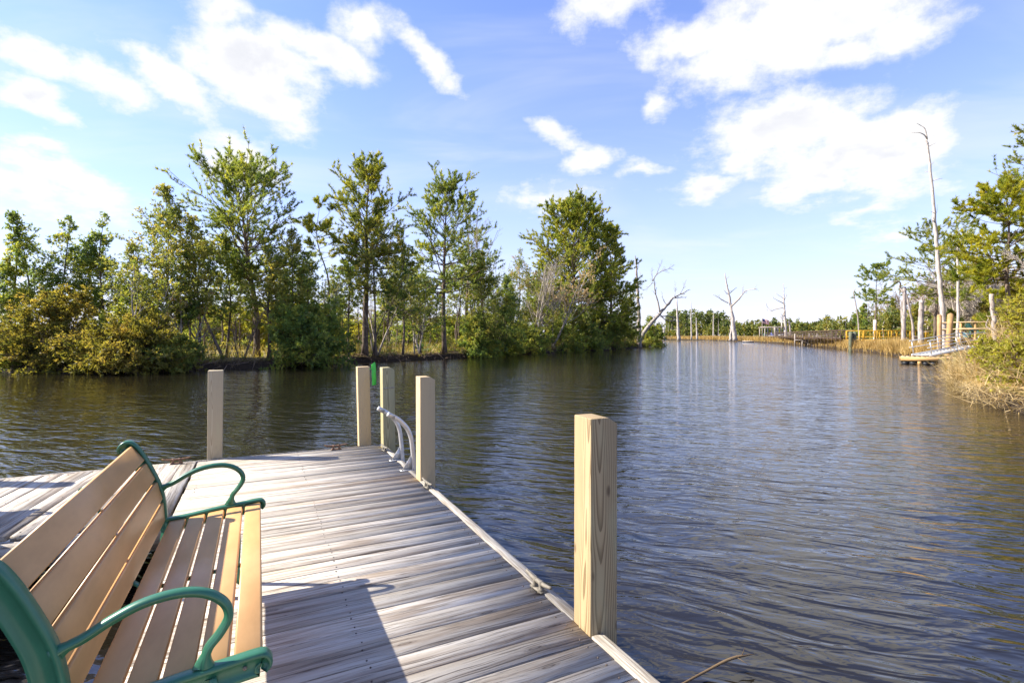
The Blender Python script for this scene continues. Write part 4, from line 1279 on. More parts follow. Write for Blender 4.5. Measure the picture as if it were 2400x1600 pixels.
# ------------------------------------------------------------------ right bank trees
GR = 'pines on the right bank'
plant('pine_tree', 'golden-green layered pine at the right edge of the picture', 'tree', (34.6, 36, .5), make_pine(201, 11.3, .19, .43, 3.7, 80, 10, 6, 10, ln=.26, wd=.06, mat='pine_gold', elev=(-8, 35), bend=.15, irregular=.3, lean=(-.4, 0)), 0, GR)
plant('pine_tree', 'taller pine cut off by the right edge above the golden pine', 'tree', (41.2, 38, .5), make_pine(203, 16.6, .25, .45, 4.9, 70, 9, 5, 11, ln=.27, wd=.055, mat='pine', elev=(-5, 50), bend=.2), 0, GR)
plant('pine_tree', 'flat-layered pine behind the tallest bleached snag', 'tree', (*at(2150, 62)[:2], .5), make_pine(205, ht(520, 62), .2, .38, 4.8, 62, 9, 5, 10, ln=.30, wd=.06, mat='pine', elev=(-8, 30), irregular=.45), 0, GR)
plant('pine_tree', 'small umbrella-shaped pine standing alone over the marsh', 'tree', (*at(2018, 92)[:2], .5), make_pine(207, ht(612, 92), .17, .55, 3.3, 34, 8, 5, 10, ln=.36, wd=.075, mat='pine_dark', elev=(-8, 35), irregular=.4), 0, GR)
plant('pine_tree', 'young golden pine below the layered pine at the right', 'tree', (*at(2290, 44)[:2], .5), make_pine(209, 5.2, .09, .2, 1.9, 30, 7, 5, 11, mat='pine_gold', elev=(0, 40)), 0, GR)
plant('pine_tree', 'dark pine farther back between the bleached snags', 'tree', (*at(2210, 75)[:2], .5), make_pine(211, ht(600, 75), .16, .5, 3.2, 34, 7, 5, 11, ln=.32, wd=.07, mat='pine', elev=(-5, 40)), 0, GR)
for i, (px, d, ty, mk, R, lab) in enumerate(((1985, 120, 700, 'cedar_dark', 3.2, 'dark cedar thicket left of the umbrella pine'), (2052, 98, 690, 'cedar', 3.0, 'olive cedar behind the yellow railing'), (2105, 78, 700, 'cedar', 2.4, 'olive cedar behind the bleached stumps'), (2185, 64, 715, 'cedar', 2.2, 'olive cedar behind the raised deck rail'),
                                             (2330, 52, 640, 'cedar_gold', 2.2, 'golden cedar bush under the right-hand pines'), (2265, 60, 690, 'cedar_gold', 2.0, 'golden bush behind the green chair'))):
    s = (d / 40) ** .6
    plant('cedar_tree', lab, 'tree', (*at(px, d)[:2], .4), make_cedar(400 + i, ht(ty, d), R, mat=mk, c0=.03, nl=80, ln=.17 * s, wd=.06 * s), i, 'cedars behind the right shore')
protos = [plant('leafless_tree', 'bare grey leafless tree in the wood behind the right shore', 'tree', (60, 60, .4), make_bare(600 + q, 8.5, 18, 3, th=2.2, r0=.10, mat=('twig', 'twig', 'twig_brown')[q], n1=9, n2=6, n3=5), 0, 'bare trees of the wood behind the right shore') for q in range(3)]
r = np.random.RandomState(31)
for i in range(64):
    o = protos[i] if i < 3 else copy_tree(protos[i % 3])
    px = r.uniform(1960, 2420) if i > 10 else r.uniform(2150, 2400)
    d = np.interp(px, [1960, 2100, 2250, 2420], [135, 85, 62, 50]) + r.uniform(0, 22)
    ty = np.interp(px, [1960, 2080, 2200, 2420], [725, 665, 610, 580]) + r.uniform(-20, 45)
    o.location = (*at(px, d)[:2], .4)
    s = ht(ty, d) / 8.5
    o.scale = (s, s, s); o.rotation_euler = (0, 0, r.uniform(0, 6))

# ------------------------------------------------------------------ snags (dead trunks), measured limb by limb
def z5(x, y): return ((1440 + x / 4.523) * .98, (580 + y / 4.523) * .98)
def z4(x, y): return ((1900 + x / 4.356) * .98, (640 + y / 4.356) * .98)
def z1(x, y): return ((2000 + x / 3.135) * .98, (260 + y / 3.135) * .98)
def snag(label, conv, d, trunk, r0, r1, limbs=(), mat='snag', twigs=6, seed=0, cat='dead tree', name='dead_tree', group='bleached dead trees'):
    r = np.random.RandomState(seed + 900)
    def w(pts, wob):
        a = np.array([at(*[conv(x, y)[0]], d, conv(x, y)[1]) for x, y in pts])
        a[:, 1] += r.randn(len(a)) * wob
        return a
    T = w(trunk, .05)
    T[0, 2] = min(T[0, 2], .3)
    base = T[0].copy()
    g, gb = Geo(), Geo()
    Q = crom(T - base, 5)
    Q[1:-1] += r.randn(len(Q) - 2, 3) * r0 * .10
    rad_ = np.linspace(r0, r1, len(Q)); rad_[0] *= 1.25
    tubes(g, Q, rad_ * r.uniform(.92, 1.08, len(Q)), 9)
    o = thing(name, label, cat, tuple(base), 0, group)
    part('trunk', g, M[mat], o, True)
    n = 0
    for pts, lr in limbs:
        L = w(pts, .0)
        L[:, 1] = base[1] + np.cumsum(np.r_[0, r.randn(len(L) - 1) * lr * 4])
        Lq = crom(L - base, 4)
        tubes(gb, Lq, np.linspace(lr, lr * .25, len(Lq)), 5)
        if twigs:
            A, AR = kids(r, Lq[None], np.linspace(lr, lr * .3, len(Lq))[None], twigs, .3, 1, 40, .28, 5, .15, .08, .5, .008)
            tubes(gb, A, AR, 3, caps=False)
            B, BR = kids(r, A, AR, 3, .2, 1, 40, .5, 4, .15, .08, .6, .006)
            tubes(gb, B, BR, 3, caps=False)
        n += 1
    # short stubs on the trunk
    k = 7
    pp, tt = sample(np.repeat(Q[None], k, 0), r.uniform(.3, .95, k))
    a = r.uniform(0, 2 * pi, k)
    st = grow(r, pp, np.stack([np.cos(a), np.sin(a), np.full(k, .3)], -1), r.uniform(r0, r0 * 3.2, k), 3, .1, 0)
    tubes(gb, st, np.tile(np.linspace(.16 * r0, .05 * r0, 3), (k, 1)), 4)
    part('branches', gb, M[mat], o, True)
    return o
snag('tallest bleached dead trunk with a hooked top at the right', z1, 42, [(672, 1760), (668, 1640), (656, 1480), (640, 1250), (617, 1000), (592, 750), (565, 450), (547, 235), (540, 200)], .235, .05,
     [([(540, 205), (512, 180), (472, 160), (425, 160)], .055), ([(541, 202), (517, 135), (492, 107), (450, 97)], .05), ([(555, 260), (572, 250), (592, 243)], .03), ([(592, 800), (574, 812), (568, 770)], .04), ([(596, 740), (610, 745), (612, 690)], .02)], 'pale_snag', 0, 1)
snag('broken dead trunk with a hooked side branch over the marsh', z4, 58, [(950, 740), (953, 560), (956, 380), (960, 140)], .22, .18, [([(952, 200), (930, 140), (905, 105), (870, 85), (815, 90)], .13), ([(950, 360), (925, 345), (905, 355)], .07)], 'snag', 0, 2)
snag('slim curved dead stem right of the hooked dead trunk', z4, 60, [(1060, 640), (1045, 520), (1020, 420), (995, 290), (978, 220)], .15, .07, (), 'snag', 0, 3)
snag('pale thin dead stem left of the hooked dead trunk', z4, 62, [(945, 640), (935, 400), (925, 270)], .10, .06, (), 'pale_snag', 0, 12)
snag('thick hollow dead stump with a ragged top in the marsh', z4, 50, [(1112, 800), (1120, 640), (1128, 450), (1136, 275)], .27, .19, [([(1136, 290), (1140, 250), (1138, 225)], .09), ([(1125, 300), (1122, 265)], .07)], 'snag', 0, 4)
snag('straight pale dead trunk right of the tallest dead trunk', z1, 55, [(768, 1700), (767, 1540), (770, 1300), (768, 955)], .155, .10, [([(775, 960), (800, 940), (850, 905)], .05), ([(768, 960), (768, 900), (785, 850)], .03), ([(765, 965), (745, 930)], .03)], 'pale_snag', 3, 5)
snag('broken dead trunk leaning out of the bushes at the right', z4, 37, [(1895, 740), (1885, 600), (1868, 400), (1855, 210)], .17, .13, [([(1890, 660), (1865, 600), (1845, 540), (1830, 465)], .10)], 'snag', 0, 6)
snag('thin dead stem with a forked top left of the umbrella pine', z4, 84, [(500, 640), (485, 480), (460, 330), (442, 200), (455, 160)], .12, .05, [([(445, 250), (415, 240), (392, 250)], .05)], 'snag', 2, 7)
snag('big forked dead tree with a nest far across the creek', z5, 165, [(1283, 985), (1262, 830), (1245, 700), (1225, 560), (1193, 400), (1172, 270)], .72, .12,
     [([(1208, 585), (1160, 560), (1110, 530), (1045, 488)], .2), ([(1240, 620), (1252, 560), (1275, 510), (1330, 470), (1390, 455)], .3), ([(1250, 610), (1290, 570), (1340, 545)], .18), ([(1215, 490), (1255, 455), (1300, 420)], .16), ([(1195, 490), (1170, 460), (1150, 440)], .12), ([(1262, 830), (1245, 760), (1240, 640)], .3)], 'pale_snag', 6, 8)
snag('thin dead tree with crooked arms beside the far boardwalk', z5, 150, [(1822, 1000), (1812, 820), (1800, 650), (1796, 540), (1792, 380)], .5, .06,
     [([(1795, 590), (1735, 560), (1680, 525)], .15), ([(1785, 635), (1725, 650), (1672, 668), (1645, 630), (1620, 590)], .16), ([(1797, 540), (1760, 510), (1722, 478)], .12), ([(1798, 560), (1812, 510), (1808, 490)], .12), ([(1775, 850), (1780, 740), (1788, 660)], .22)], 'pale_snag', 5, 9)
snag('short dead post-like trunk right of the crooked-armed dead tree', z5, 160, [(1872, 900), (1862, 840), (1852, 775)], .3, .22, (), 'snag', 0, 13)
snag('straight grey snag rising from the end of the left bank', z5, 83, [(268, 1060), (262, 800), (250, 500), (232, 200), (220, 80)], .38, .05, [([(245, 230), (262, 190), (250, 170)], .05), ([(255, 500), (280, 420), (285, 250)], .05)], 'snag', 4, 10)
snag('leafless tree leaning right over the creek from the left bank', z5, 85, [(250, 990), (330, 880), (400, 790), (480, 700), (560, 610), (625, 530)], .36, .16,
     [([(620, 535), (680, 505), (735, 480), (805, 440)], .14), ([(620, 535), (690, 530), (755, 527)], .10), ([(484, 690), (455, 560), (430, 480), (412, 380), (405, 350)], .15), ([(405, 355), (440, 290), (500, 250), (560, 230), (615, 187)], .09), ([(402, 355), (400, 290), (402, 210)], .06), ([(445, 285), (470, 210), (505, 130)], .06),
      ([(405, 370), (350, 430), (300, 460)], .06), ([(640, 520), (650, 440), (655, 360)], .05), ([(690, 500), (740, 420), (760, 340)], .06), ([(560, 610), (520, 560), (505, 470)], .06), ([(480, 705), (540, 760), (600, 780), (650, 770)], .1), ([(490, 730), (580, 725), (660, 740)], .1)], 'grey_bark', 9, 11)
for i, (px, ty, by, d, rr, lab) in enumerate(((1559, 560, 990, 0, 0, ''),)): pass
for i, (tr, d, r0, lab) in enumerate((([(685, 985), (672, 800), (660, 540)], 185, .6, 'far pale snag nearest to the leaning leafless tree'), ([(818, 950), (815, 760), (812, 570)], 190, .28, 'thin far snag standing between two clumps of far pines'), ([(876, 960), (872, 860), (868, 740)], 200, .38, 'short far snag right of the thin far snag'),
                                      ([(530, 980), (525, 920), (520, 860)], 180, .5, 'low far stump at the tip of the left bank'), ([(1232, 950), (1236, 880), (1240, 815)], 168, .5, 'pale stump leaning on the big forked dead tree'), ([(1050, 930), (1050, 800), (1052, 700)], 215, .3, 'thin far pine-like stem left of the big forked dead tree'))):
    snag(lab, z5, d, tr, r0, r0 * .3, (), 'pale_snag', 0, 20 + i, group='far snags on the marsh')

# ------------------------------------------------------------------ near bank bush at the right edge
r = np.random.RandomState(77)
g = Geo()
for (C0, RD, N) in ((np.array([20.0, 16.0, .1]), np.array([5.4, 4.4, 2.75]), 16000), (np.array([17.4, 11.9, .1]), np.array([5.2, 4.0, 2.6]), 12000)):
    ph = r.uniform(0, 2 * pi, N); ct = r.uniform(-.05, 1, N)
    st_ = np.sqrt(1 - np.clip(ct, 0, 1) ** 2)
    nv = np.stack([np.cos(ph) * st_, np.sin(ph) * st_, ct], -1)
    nv = nv[nv[:, 0] < .3]; N = len(nv)
    P = C0 + nv * RD * r.uniform(.72, 1.0, (N, 1)) * (1 + .10 * np.sin(nv[:, :1] * 9 + nv[:, 1:2] * 7) + .06 * np.sin(nv[:, 2:3] * 17 + nv[:, 1:2] * 13))
    P[:, 2] = np.maximum(P[:, 2], .05)
    blades(g, r, P, .78, .019, .5, 3, .34, dirv=nv * .75 + np.array([0, 0, .25]), tint=np.clip(r.uniform(0, 1, N) * .7 + .3 * (np.sin(P[:, 0] * 3) * .5 + .5), 0, 1))
    P2 = P[r.choice(N, 1100)]
    Q = grow(r, P2, nv[r.choice(N, 1100)] + r.randn(1100, 3) * .6 + [0, 0, .2], r.uniform(.4, 1.3, 1100), 6, .22, -.04)
    tubes(g, Q, np.tile(np.linspace(.008, .003, 6), (1100, 1)), 3, r.uniform(.5, 1, 1100), caps=False)
nearr = right_side & (shore[:, 1] > -4) & (shore[:, 1] < 26)
P3, o3, idx3 = shore_pts(r, 9000, nearr, -.1, 2.2, power=1.6)
blades(g, r, P3, .55, .017, .6, 4, .32, dirv=-np.concatenate([dirs[idx3] * .8, np.zeros((len(idx3), 1))], 1))
tag(link('tangled_grass', g.mesh('tangled_grass', M['straw'], False, True)), 'tangled straw-coloured grass hanging over the right bank', kind='stuff')
for i, (x, y, z, R, H, mk, lab) in enumerate(((13.35, 13.7, .8, .55, .8, 'shrub_gold', 'yellow-green leafy shrub in the straw tangle at the right edge'), (16.4, 16.6, 2.0, .7, .9, 'shrub_gold', 'upper yellow-green shrub behind the straw tangle at the right'), (15.2, 16.3, .9, .5, .7, 'shrub_gold', 'small green shrub low in the straw tangle nearest the gangway'), (13.9, 13.5, 1.3, .5, .8, 'shrub_gold', 'tall yellow shrub cut by the right edge of the picture'))):
    plant('leafy_shrub', lab, 'bush', (x, y, z), make_cedar(800 + i, H, R, c0=.02, mat=mk, prof=LOWP, elev=(0, 60), r0=.03, nl=42, sub=5, tuft=5, k=4, ln=.075, wd=.045, stems=3), i, 'leafy shrubs on the right bank')
plant('leafless_tree', 'tan twiggy bush rising above the straw tangle at the right', 'bush', (17.8, 16.6, 1.9), make_bare(650, 2.9, 40, 6, r0=.03, mat='twig', n1=9, n2=6, n3=5), 0, GB)
plant('leafless_tree', 'low twiggy bush hanging over the water at the right edge', 'bush', (14.6, 12.2, .4), make_bare(651, 1.3, 80, 7, r0=.015, mat='twig_brown', n1=8, n2=5, n3=4, up=.0), 0, GB)

# a dead reed stalk on the water in the near right corner
rd = thing('reed_stalk', 'single brown reed stalk lying on the water in the near corner', 'reed', tuple(at(1600, 2.95)), 0)
g = Geo()
P = crom([at(1560, 2.86, z=.02) - at(1600, 2.95), at(1620, 2.95, z=.04) - at(1600, 2.95), at(1680, 3.02, z=.07) - at(1600, 2.95), at(1738, 3.06, z=.075) - at(1600, 2.95)], 5)
tubes(g, P, np.r_[np.linspace(.006, .0085, len(P) - 4), .007, .005, .003, .001], 6)
part('stem', g, M['bank_straw'], rd, True, True)
g = Geo()
tubes(g, [P[-4], P[-4] + [.03, .02, .04]], [.003, .001], 4); tubes(g, [P[-5], P[-5] + [.05, -.06, -.01]], [.003, .001], 4)
part('leaf_stub', g, M['bank_straw'], rd, True, True)

# ------------------------------------------------------------------ structures on the right shore
M['fresh'] = mat_simple('fresh_orange_timber', (0.55, 0.33, 0.13), .7, .3, var=.18, sc=3, stretch=(1, 1, 6))
M['tan'] = mat_simple('tan_timber', (0.56, 0.40, 0.22), .7, .3, var=.15, sc=3, stretch=(1, 1, 6))
M['yellow'] = mat_simple('yellow_stained_timber', (0.66, 0.38, 0.035), .65, .3, var=.12, sc=3)
M['brown'] = mat_simple('dark_brown_timber', (0.10, 0.062, 0.042), .75, .3, var=.2, sc=3)
M['greyw'] = mat_simple('grey_timber', (0.34, 0.29, 0.25), .75, .3, var=.2, sc=3)
M['pilegreen'] = mat_simple('green_treated_pile', (0.15, 0.16, 0.10), .75, .3, var=.2, sc=2)
M['pile'] = mat_simple('orange_round_pile', (0.50, 0.30, 0.13), .75, .3, var=.2, sc=2)
M['pilewhite'] = mat_simple('pale_round_pile', (0.68, 0.55, 0.44), .75, .3, var=.1, sc=2)
M['black'] = mat_simple('black_float_drum', (0.012, 0.012, 0.014), .5, .5, var=.1)
M['white'] = mat_simple('white_gelcoat', (0.80, 0.80, 0.79), .3, .5, var=.03)
M['blue'] = mat_simple('blue_vinyl', (0.03, 0.07, 0.28), .5, .5, var=.1)
M['cyan'] = mat_simple('pale_blue_plastic', (0.20, 0.55, 0.75), .5, .5, var=.05)
M['adir'] = mat_simple('dark_green_plastic', (0.010, 0.085, 0.062), .5, .5, var=.1)

def facing(a, b):
    return math.atan2(b[1] - a[1], b[0] - a[0])

# floating platform with gangway
fl = thing('floating_platform', 'tan floating wooden platform on black drums at the right bank', 'dock', (26.55, 35.4, 0), -.66)
for i in range(10):
    g = Geo(); box(g, i * .27, i * .27 + .26, 0.0, 2.2, .47, .51); part('deck_board', g, M['tan'], fl)
g = Geo(); box(g, -.02, 2.70, -.05, -.003, .24, .50); part('fascia', g, M['fresh'], fl)
g = Geo(); box(g, 2.703, 2.75, -.05, 2.2, .24, .50); part('fascia', g, M['fresh'], fl)
g = Geo(); box(g, -.07, -.022, -.05, 2.2, .24, .50); part('fascia', g, M['fresh'], fl)
for x in (.25, .66, 1.35, 1.75, 2.35):
    g = Geo(); tubes(g, [(x, .02, .08), (x, 2.1, .08)], [.21, .21], 12); part('float_drum', g, M['black'], fl, True)
for x in (.90, 1.98):
    g = Geo(); box(g, x, x + .2, -.03, .05, -.05, .238); part('leg', g, M['fresh'], fl)
g = Geo(); box(g, .0, 2.7, .35, 2.15, .10, .30); part('float_frame', g, M['black'], fl)
gw_ = thing('gangway', 'grey aluminium gangway rising from the floating platform to the raised deck', 'gangway', (27.9, 34.6, .60), 0)
A = np.array([0, 0, 0.0]); B = np.array([5.9, 2.6, .62])
nn = nrm(np.cross(B - A, [0, 0, 1.0]))
for s in (0, -1.1):
    a = A + nn * s; b = B + nn * s
    g = Geo(); beam(g, a, b, .06, .16); part('side_beam', g, M['alu'], gw_)
    for hz, th_ in ((.98, .06), (.52, .05)):
        g = Geo(); beam(g, a + [-.15, 0, hz], b + [0, 0, hz], .05, th_); part('rail', g, M['alu'], gw_)
    for q in (.03, .5, .93):
        p = a + (b - a) * q
        g = Geo(); beam(g, p + [0, 0, .083], p + [-.12, 0, .98], .05, .05); part('post', g, M['alu'], gw_)
for q in range(16):
    p = A + (B - A) * (q + .5) / 16
    g = Geo(); beam(g, p + nn * -.04, p + nn * -1.06, .24, .03, up=nrm(np.cross(nn, B - A))); part('tread', g, M['alu'], gw_)

# raised deck with rail, chair and bucket
rd_ = thing('raised_deck', 'raised orange-brown timber deck with a railing above the gangway', 'deck', (36.0, 39.7, 0), -.18)
for i in range(18):
    g = Geo(); box(g, -1.6 + i * .2, -1.6 + i * .2 + .192, 0, 2.2, 1.76, 1.80); part('deck_board', g, M['tan'], rd_)
g = Geo(); box(g, -1.65, 2.0, -.05, -.003, 1.45, 1.76); part('fascia', g, M['fresh'], rd_)
for x in (-1.5, -.55, .7, 1.9):
    g = Geo(); box(g, x - .06, x + .06, -.18, -.055, .1 if x != .7 else 1.5, 2.93); part('post', g, M['fresh'], rd_)
for z in (2.40, 2.93):
    g = Geo(); box(g, -1.6, 2.0, -.20, -.05, z + .003, z + (.09 if z > 2.5 else .12)); part('rail', g, M['tan'], rd_)
for z in (2.40, 2.93):
    g = Geo(); box(g, -1.64, -1.58, -.04, 2.1, z + .003, z + .09); part('rail', g, M['tan'], rd_)
for x in (-1.5, 1.9):
    for y in (1.0, 2.1):
        g = Geo(); box(g, x - .06, x + .06, y - .06, y + .06, .1, 2.93 if x < 0 else 1.74); part('post', g, M['fresh'], rd_)
st_r = thing('timber_steps', 'timber steps slanting down from the raised deck to the water', 'stairs', (35.6, 38.4, 0), -.2)
for y in (0, .9):
    g = Geo(); beam(g, (1.5, y, .35), (-.6, y, 1.50), .05, .24); part('stringer', g, M['fresh'], st_r)
for q in range(5):
    g = Geo(); x = 1.15 - q * .4; box(g, x, x + .26, .03, .87, .47 + q * .22, .51 + q * .22); part('tread', g, M['tan'], st_r)
g = Geo(); beam(g, (-.9, -.12, .15), (.5, -.12, .62), .05, .22); part('brace', g, M['fresh'], st_r)
ch = thing('adirondack_chair', 'dark green slatted garden chair behind the deck railing', 'chair', (36.3, 40.5, 1.80), .25)
for q in range(5):
    g = Geo(); x = -.26 + q * .108
    beam(g, (x + .05, .25, .30), (x + .05 + (q - 2) * .03, .62, 1.12 - .03 * (q - 2) ** 2), .095, .02, up=(0, 1, 0)); part('back_slat', g, M['adir'], ch)
for q in range(4):
    g = Geo(); box(g, -.28, .28, -.35 + q * .14, -.23 + q * .14, .38 - q * .03, .40 - q * .03); part('seat_slat', g, M['adir'], ch)
for s in (-1, 1):
    g = Geo(); box(g, s * .40 - .07, s * .40 + .07, -.40, .35, .60, .625); part('arm', g, M['adir'], ch)
    g = Geo(); box(g, s * .36 - .02, s * .36 + .02, -.38, -.28, 0, .60); part('leg', g, M['adir'], ch)
    g = Geo(); box(g, s * .30 - .02, s * .30 + .02, .20, .30, 0, .60); part('leg', g, M['adir'], ch)
bk = thing('bucket', 'small pale blue bucket on the raised deck beside the green chair', 'bucket', (35.15, 40.15, 1.80), 0)
g = Geo(); tubes(g, [(0, 0, 0), (0, 0, .32), (0, 0, .34), (0, 0, .33)], [.15, .19, .20, .17], 14); part('body', g, M['cyan'], bk, True)
g = Geo(); tubes(g, crom([(-.19, 0, .32), (-.14, 0, .46), (0, 0, .52), (.14, 0, .46), (.19, 0, .32)], 3), np.full(13, .008), 5); part('handle', g, M['alu'], bk)

def pile(px, d, ty, r0, mk, lab, grp, lean=0.0, name='mooring_pile'):
    o = thing(name, lab, 'pile', tuple(at(px, d)), 0, grp)
    H = zof(ty, d)
    g = Geo()
    z = np.linspace(-1.0, H, 7)
    P = np.stack([lean * z / H, 0 * z, z], -1)
    tubes(g, P, r0 * np.linspace(1.06, .97, 7), 12)
    part('shaft', g, M[mk], o, True)
    g = Geo()
    tubes(g, [P[-1] + [0, 0, .002], P[-1] + [0, 0, .05], P[-1] + [0, 0, .12]], [r0 * .97, r0 * .8, .01], 12)
    part('cap', g, M[mk], o, True)
    return o
pile(2158, 37.2, 725, .15, 'pile', 'left orange round pile between platform and raised deck', 'round piles by the raised deck')
pile(2176, 38.5, 722, .19, 'pile', 'right orange round pile leaning beside the tallest dead trunk', 'round piles by the raised deck', .25)
pile(1954, 66, 763, .22, 'pilegreen', 'left of the two dark green piles standing in the water', 'dark green piles in the water')
pile(1963, 66, 763, .22, 'pilegreen', 'right of the two dark green piles standing in the water', 'dark green piles in the water')
pile(2010, 80, 735, .24, 'pilewhite', 'stout pale round pile behind the yellow railing', 'pale pile')

# yellow railed dock
yd = thing('yellow_dock', 'dock with bright yellow railings across the marsh on the right', 'dock', (46.9, 70, 0), .04)
YL = 11.0
for i in range(40):
    g = Geo(); box(g, i * .275, i * .275 + .262, 0, 2.4, 1.36, 1.40); part('deck_board', g, M['tan'], yd)
for y in (-.05, 2.45):
    g = Geo(); box(g, -.05, YL, y - .025, y + .025, 1.18, 1.358); part('fascia', g, M['yellow'], yd)
    xsp = [0, .55, 2.1, 2.4, 4.0, 4.4, 7.0, 7.3, 9.2, 10.9] if y < 0 else [0, 2.4, 4.8, 7.2, 9.6]
    for x in xsp:
        g = Geo(); box(g, x - .10, x + .10, y - .09 if y < 0 else y, y - .028 if y < 0 else y + .09, 1.15, 2.56); part('post', g, M['yellow'], yd)
    for z in (2.5, 1.66):
        g = Geo(); box(g, 0, YL, y - .08, y + .06, z + .063, z + .15); part('rail', g, M['yellow'], yd)
    for i in range(34 if y < 0 else 0):
        x = .35 + i * .31
        g = Geo(); beam(g, (x, y - .03, 1.81), (x + (.09 if i % 2 else -.09), y - .03, 2.56), .075, .03, up=(0, 1, 0)); part('baluster', g, M['yellow'], yd)
for x in (.3, 1.0, 4.3, 4.9, 7.6, 10.5):
    for y in (.3, 2.1):
        g = Geo(); tubes(g, [(x, y, -.8), (x, y, 1.178)], [.17, .16], 10); part('pile', g, M['greyw'], yd, True)
g = Geo(); beam(g, (2.3, -.3, .0), (3.6, -.3, 1.3), .08, .30); part('stair_stringer', g, M['fresh'], yd)
g = Geo(); beam(g, (2.3, .5, .0), (3.6, .5, 1.3), .08, .30); part('stair_stringer', g, M['fresh'], yd)
for q in range(5):
    g = Geo(); box(g, 2.4 + q * .25, 2.62 + q * .25, -.25, .45, .22 + q * .24, .26 + q * .24); part('stair_tread', g, M['tan'], yd)

# brown boardwalk from the boat lift to the yellow dock
BA, BB = np.array([72.0, 146.0]), np.array([47.0, 74.0])
Lb = float(np.linalg.norm(BB - BA))
bw = thing('boardwalk', 'long dark brown boardwalk with rails crossing the marsh', 'boardwalk', (*BA, 0), facing(BA, BB))
g = Geo(); box(g, 0, Lb, 0, .06, 1.42, 1.62); part('side_beam', g, M['brown'], bw)
g = Geo(); box(g, 0, Lb, 1.4, 1.46, 1.42, 1.62); part('side_beam', g, M['brown'], bw)
for i in range(130):
    g = Geo(); box(g, i * Lb / 130, (i + .93) * Lb / 130, -.05, 1.5, 1.623, 1.66) if i == 0 else None
    if i == 0:
        bm_ = g.mesh('deck_board', M['brown'])
    o = part('deck_board', bm_, None, bw); o.location = (i * Lb / 130, 0, 0)
for y in (-.08, 1.5):
    for z, h in ((2.62, .14), (2.28, .1), (1.95, .1)):
        g = Geo(); box(g, 0, Lb, y, y + .05, z, z + h); part('rail', g, M['brown'], bw)
npost = 33
for y in (-.085, 1.555):
    g = Geo(); box(g, -.06, .06, y - .05, y - .003, -.6, 2.76); pmn = g.mesh('post', M['brown'])
    for i in range(npost):
        o = part('post', pmn, None, bw); o.location = (Lb * i / (npost - 1), 0 if y < 0 else .06, 0)
# platform with cross braces and its gangplank
pf = thing('pier_platform', 'grey braced timber platform on the water side of the boardwalk', 'platform', (*at(1845, 103)[:2], 0), .25)
g = Geo(); box(g, -.3, 3.5, 0, 2, 1.0, 1.12); part('deck', g, M['greyw'], pf)
for x in (-.2, 1.6, 3.3):
    for y in (.0, 1.9):
        g = Geo(); box(g, x - .09, x + .09, y - .10, y - .003 if y < .1 else y + .1, -.7, 2.3 if x > 3 or x < 0 else 1.0); part('post', g, M['greyw'], pf)
for (x0, x1) in ((-.1, 1.5), (1.7, 3.2)):
    g = Geo(); beam(g, (x0, -.14, .95), (x1, -.14, .05), .05, .16); part('brace', g, M['pilewhite'], pf)
gp = thing('gangplank', 'grey gangplank slanting down from the boardwalk to the water', 'gangway', (*at(1862, 100)[:2], 0), .1)
for y in (0, 1.2):
    g = Geo(); beam(g, (0.2, y, .15), (5.6, y, 1.75), .08, .22); part('side_beam', g, M['greyw'], gp)
    for hz in (.55, 1.0):
        g = Geo(); beam(g, (0.2, y, .15 + hz), (5.6, y, 1.75 + hz), .05, .07); part('rail', g, M['greyw'], gp)
    for q in range(5):
        x = .25 + q * 1.3; z = .15 + (x - .2) * .296
        g = Geo(); box(g, x, x + .06, y - .03, y + .03, z + .12, z + 1.0); part('post', g, M['greyw'], gp)
for q in range(18):
    x = .35 + q * .29; z = .15 + (x - .2) * .296
    g = Geo(); box(g, x, x + .26, .05, 1.15, z, z + .04); part('tread', g, M['greyw'], gp)
g = Geo(); beam(g, (2.6, -.6, .1), (7.0, -.6, 1.5), .14, .2); part('handrail', g, M['pilewhite'], gp)

# boat lift with boat, flag, small float
bl = thing('boat_lift', 'grey timber boat lift frame beside the far boardwalk', 'boat lift', (*at(1757, 152)[:2], 0), 0)
for x in (.0, .8, 3.6, 4.7, 5.5):
    for y in (0, 3.2):
        g = Geo(); tubes(g, [(x, y, -.6), (x, y, 4.2)], [.16, .15], 8); part('pile', g, M['greyw'], bl, True)
for y in (0, 3.2):
    g = Geo(); box(g, -.4, 6.1, y - .1, y + .1, 4.2, 4.45); part('beam', g, M['greyw'], bl)
for x in (.3, 1.8, 3.4, 5.1):
    g = Geo(); box(g, x, x + .15, -.3, 3.5, 4.453, 4.58); part('crossbeam', g, M['greyw'], bl)
for x in (1.0, 4.2):
    g = Geo(); box(g, x, x + .2, -.2, 3.4, .72, .92); part('cradle', g, M['alu'], bl)
bt = thing('motor_boat', 'small white open motor boat raised on the boat lift', 'boat', (*(at(1765, 152)[:2] + np.array([0, 1.6])), .94), 0)
g = Geo()
xs_ = np.linspace(0, 6.4, 13)
secs = []
for x in xs_:
    q = x / 6.4
    wd_ = 1.05 * (1 - max(0, q - .45) ** 2 * 3.1); kz = max(0, q - .5) ** 2 * 2.3; sh = 1.05 + .45 * q ** 2
    wd_ = max(wd_, .05)
    secs.append([(x, -wd_ * .96, sh), (x, -wd_, sh - .25), (x, -wd_ * .82, .42 + kz * .6), (x, 0, kz), (x, wd_ * .82, .42 + kz * .6), (x, wd_, sh - .25), (x, wd_ * .96, sh), (x, wd_ * .8, sh - .05), (x, wd_ * .7, sh * .5 + kz * .4 + .15), (x, -wd_ * .7, sh * .5 + kz * .4 + .15), (x, -wd_ * .8, sh - .05)])
V = np.array(secs); n = V.shape[1]
idx = np.arange(V.shape[0] * n).reshape(V.shape[0], n)
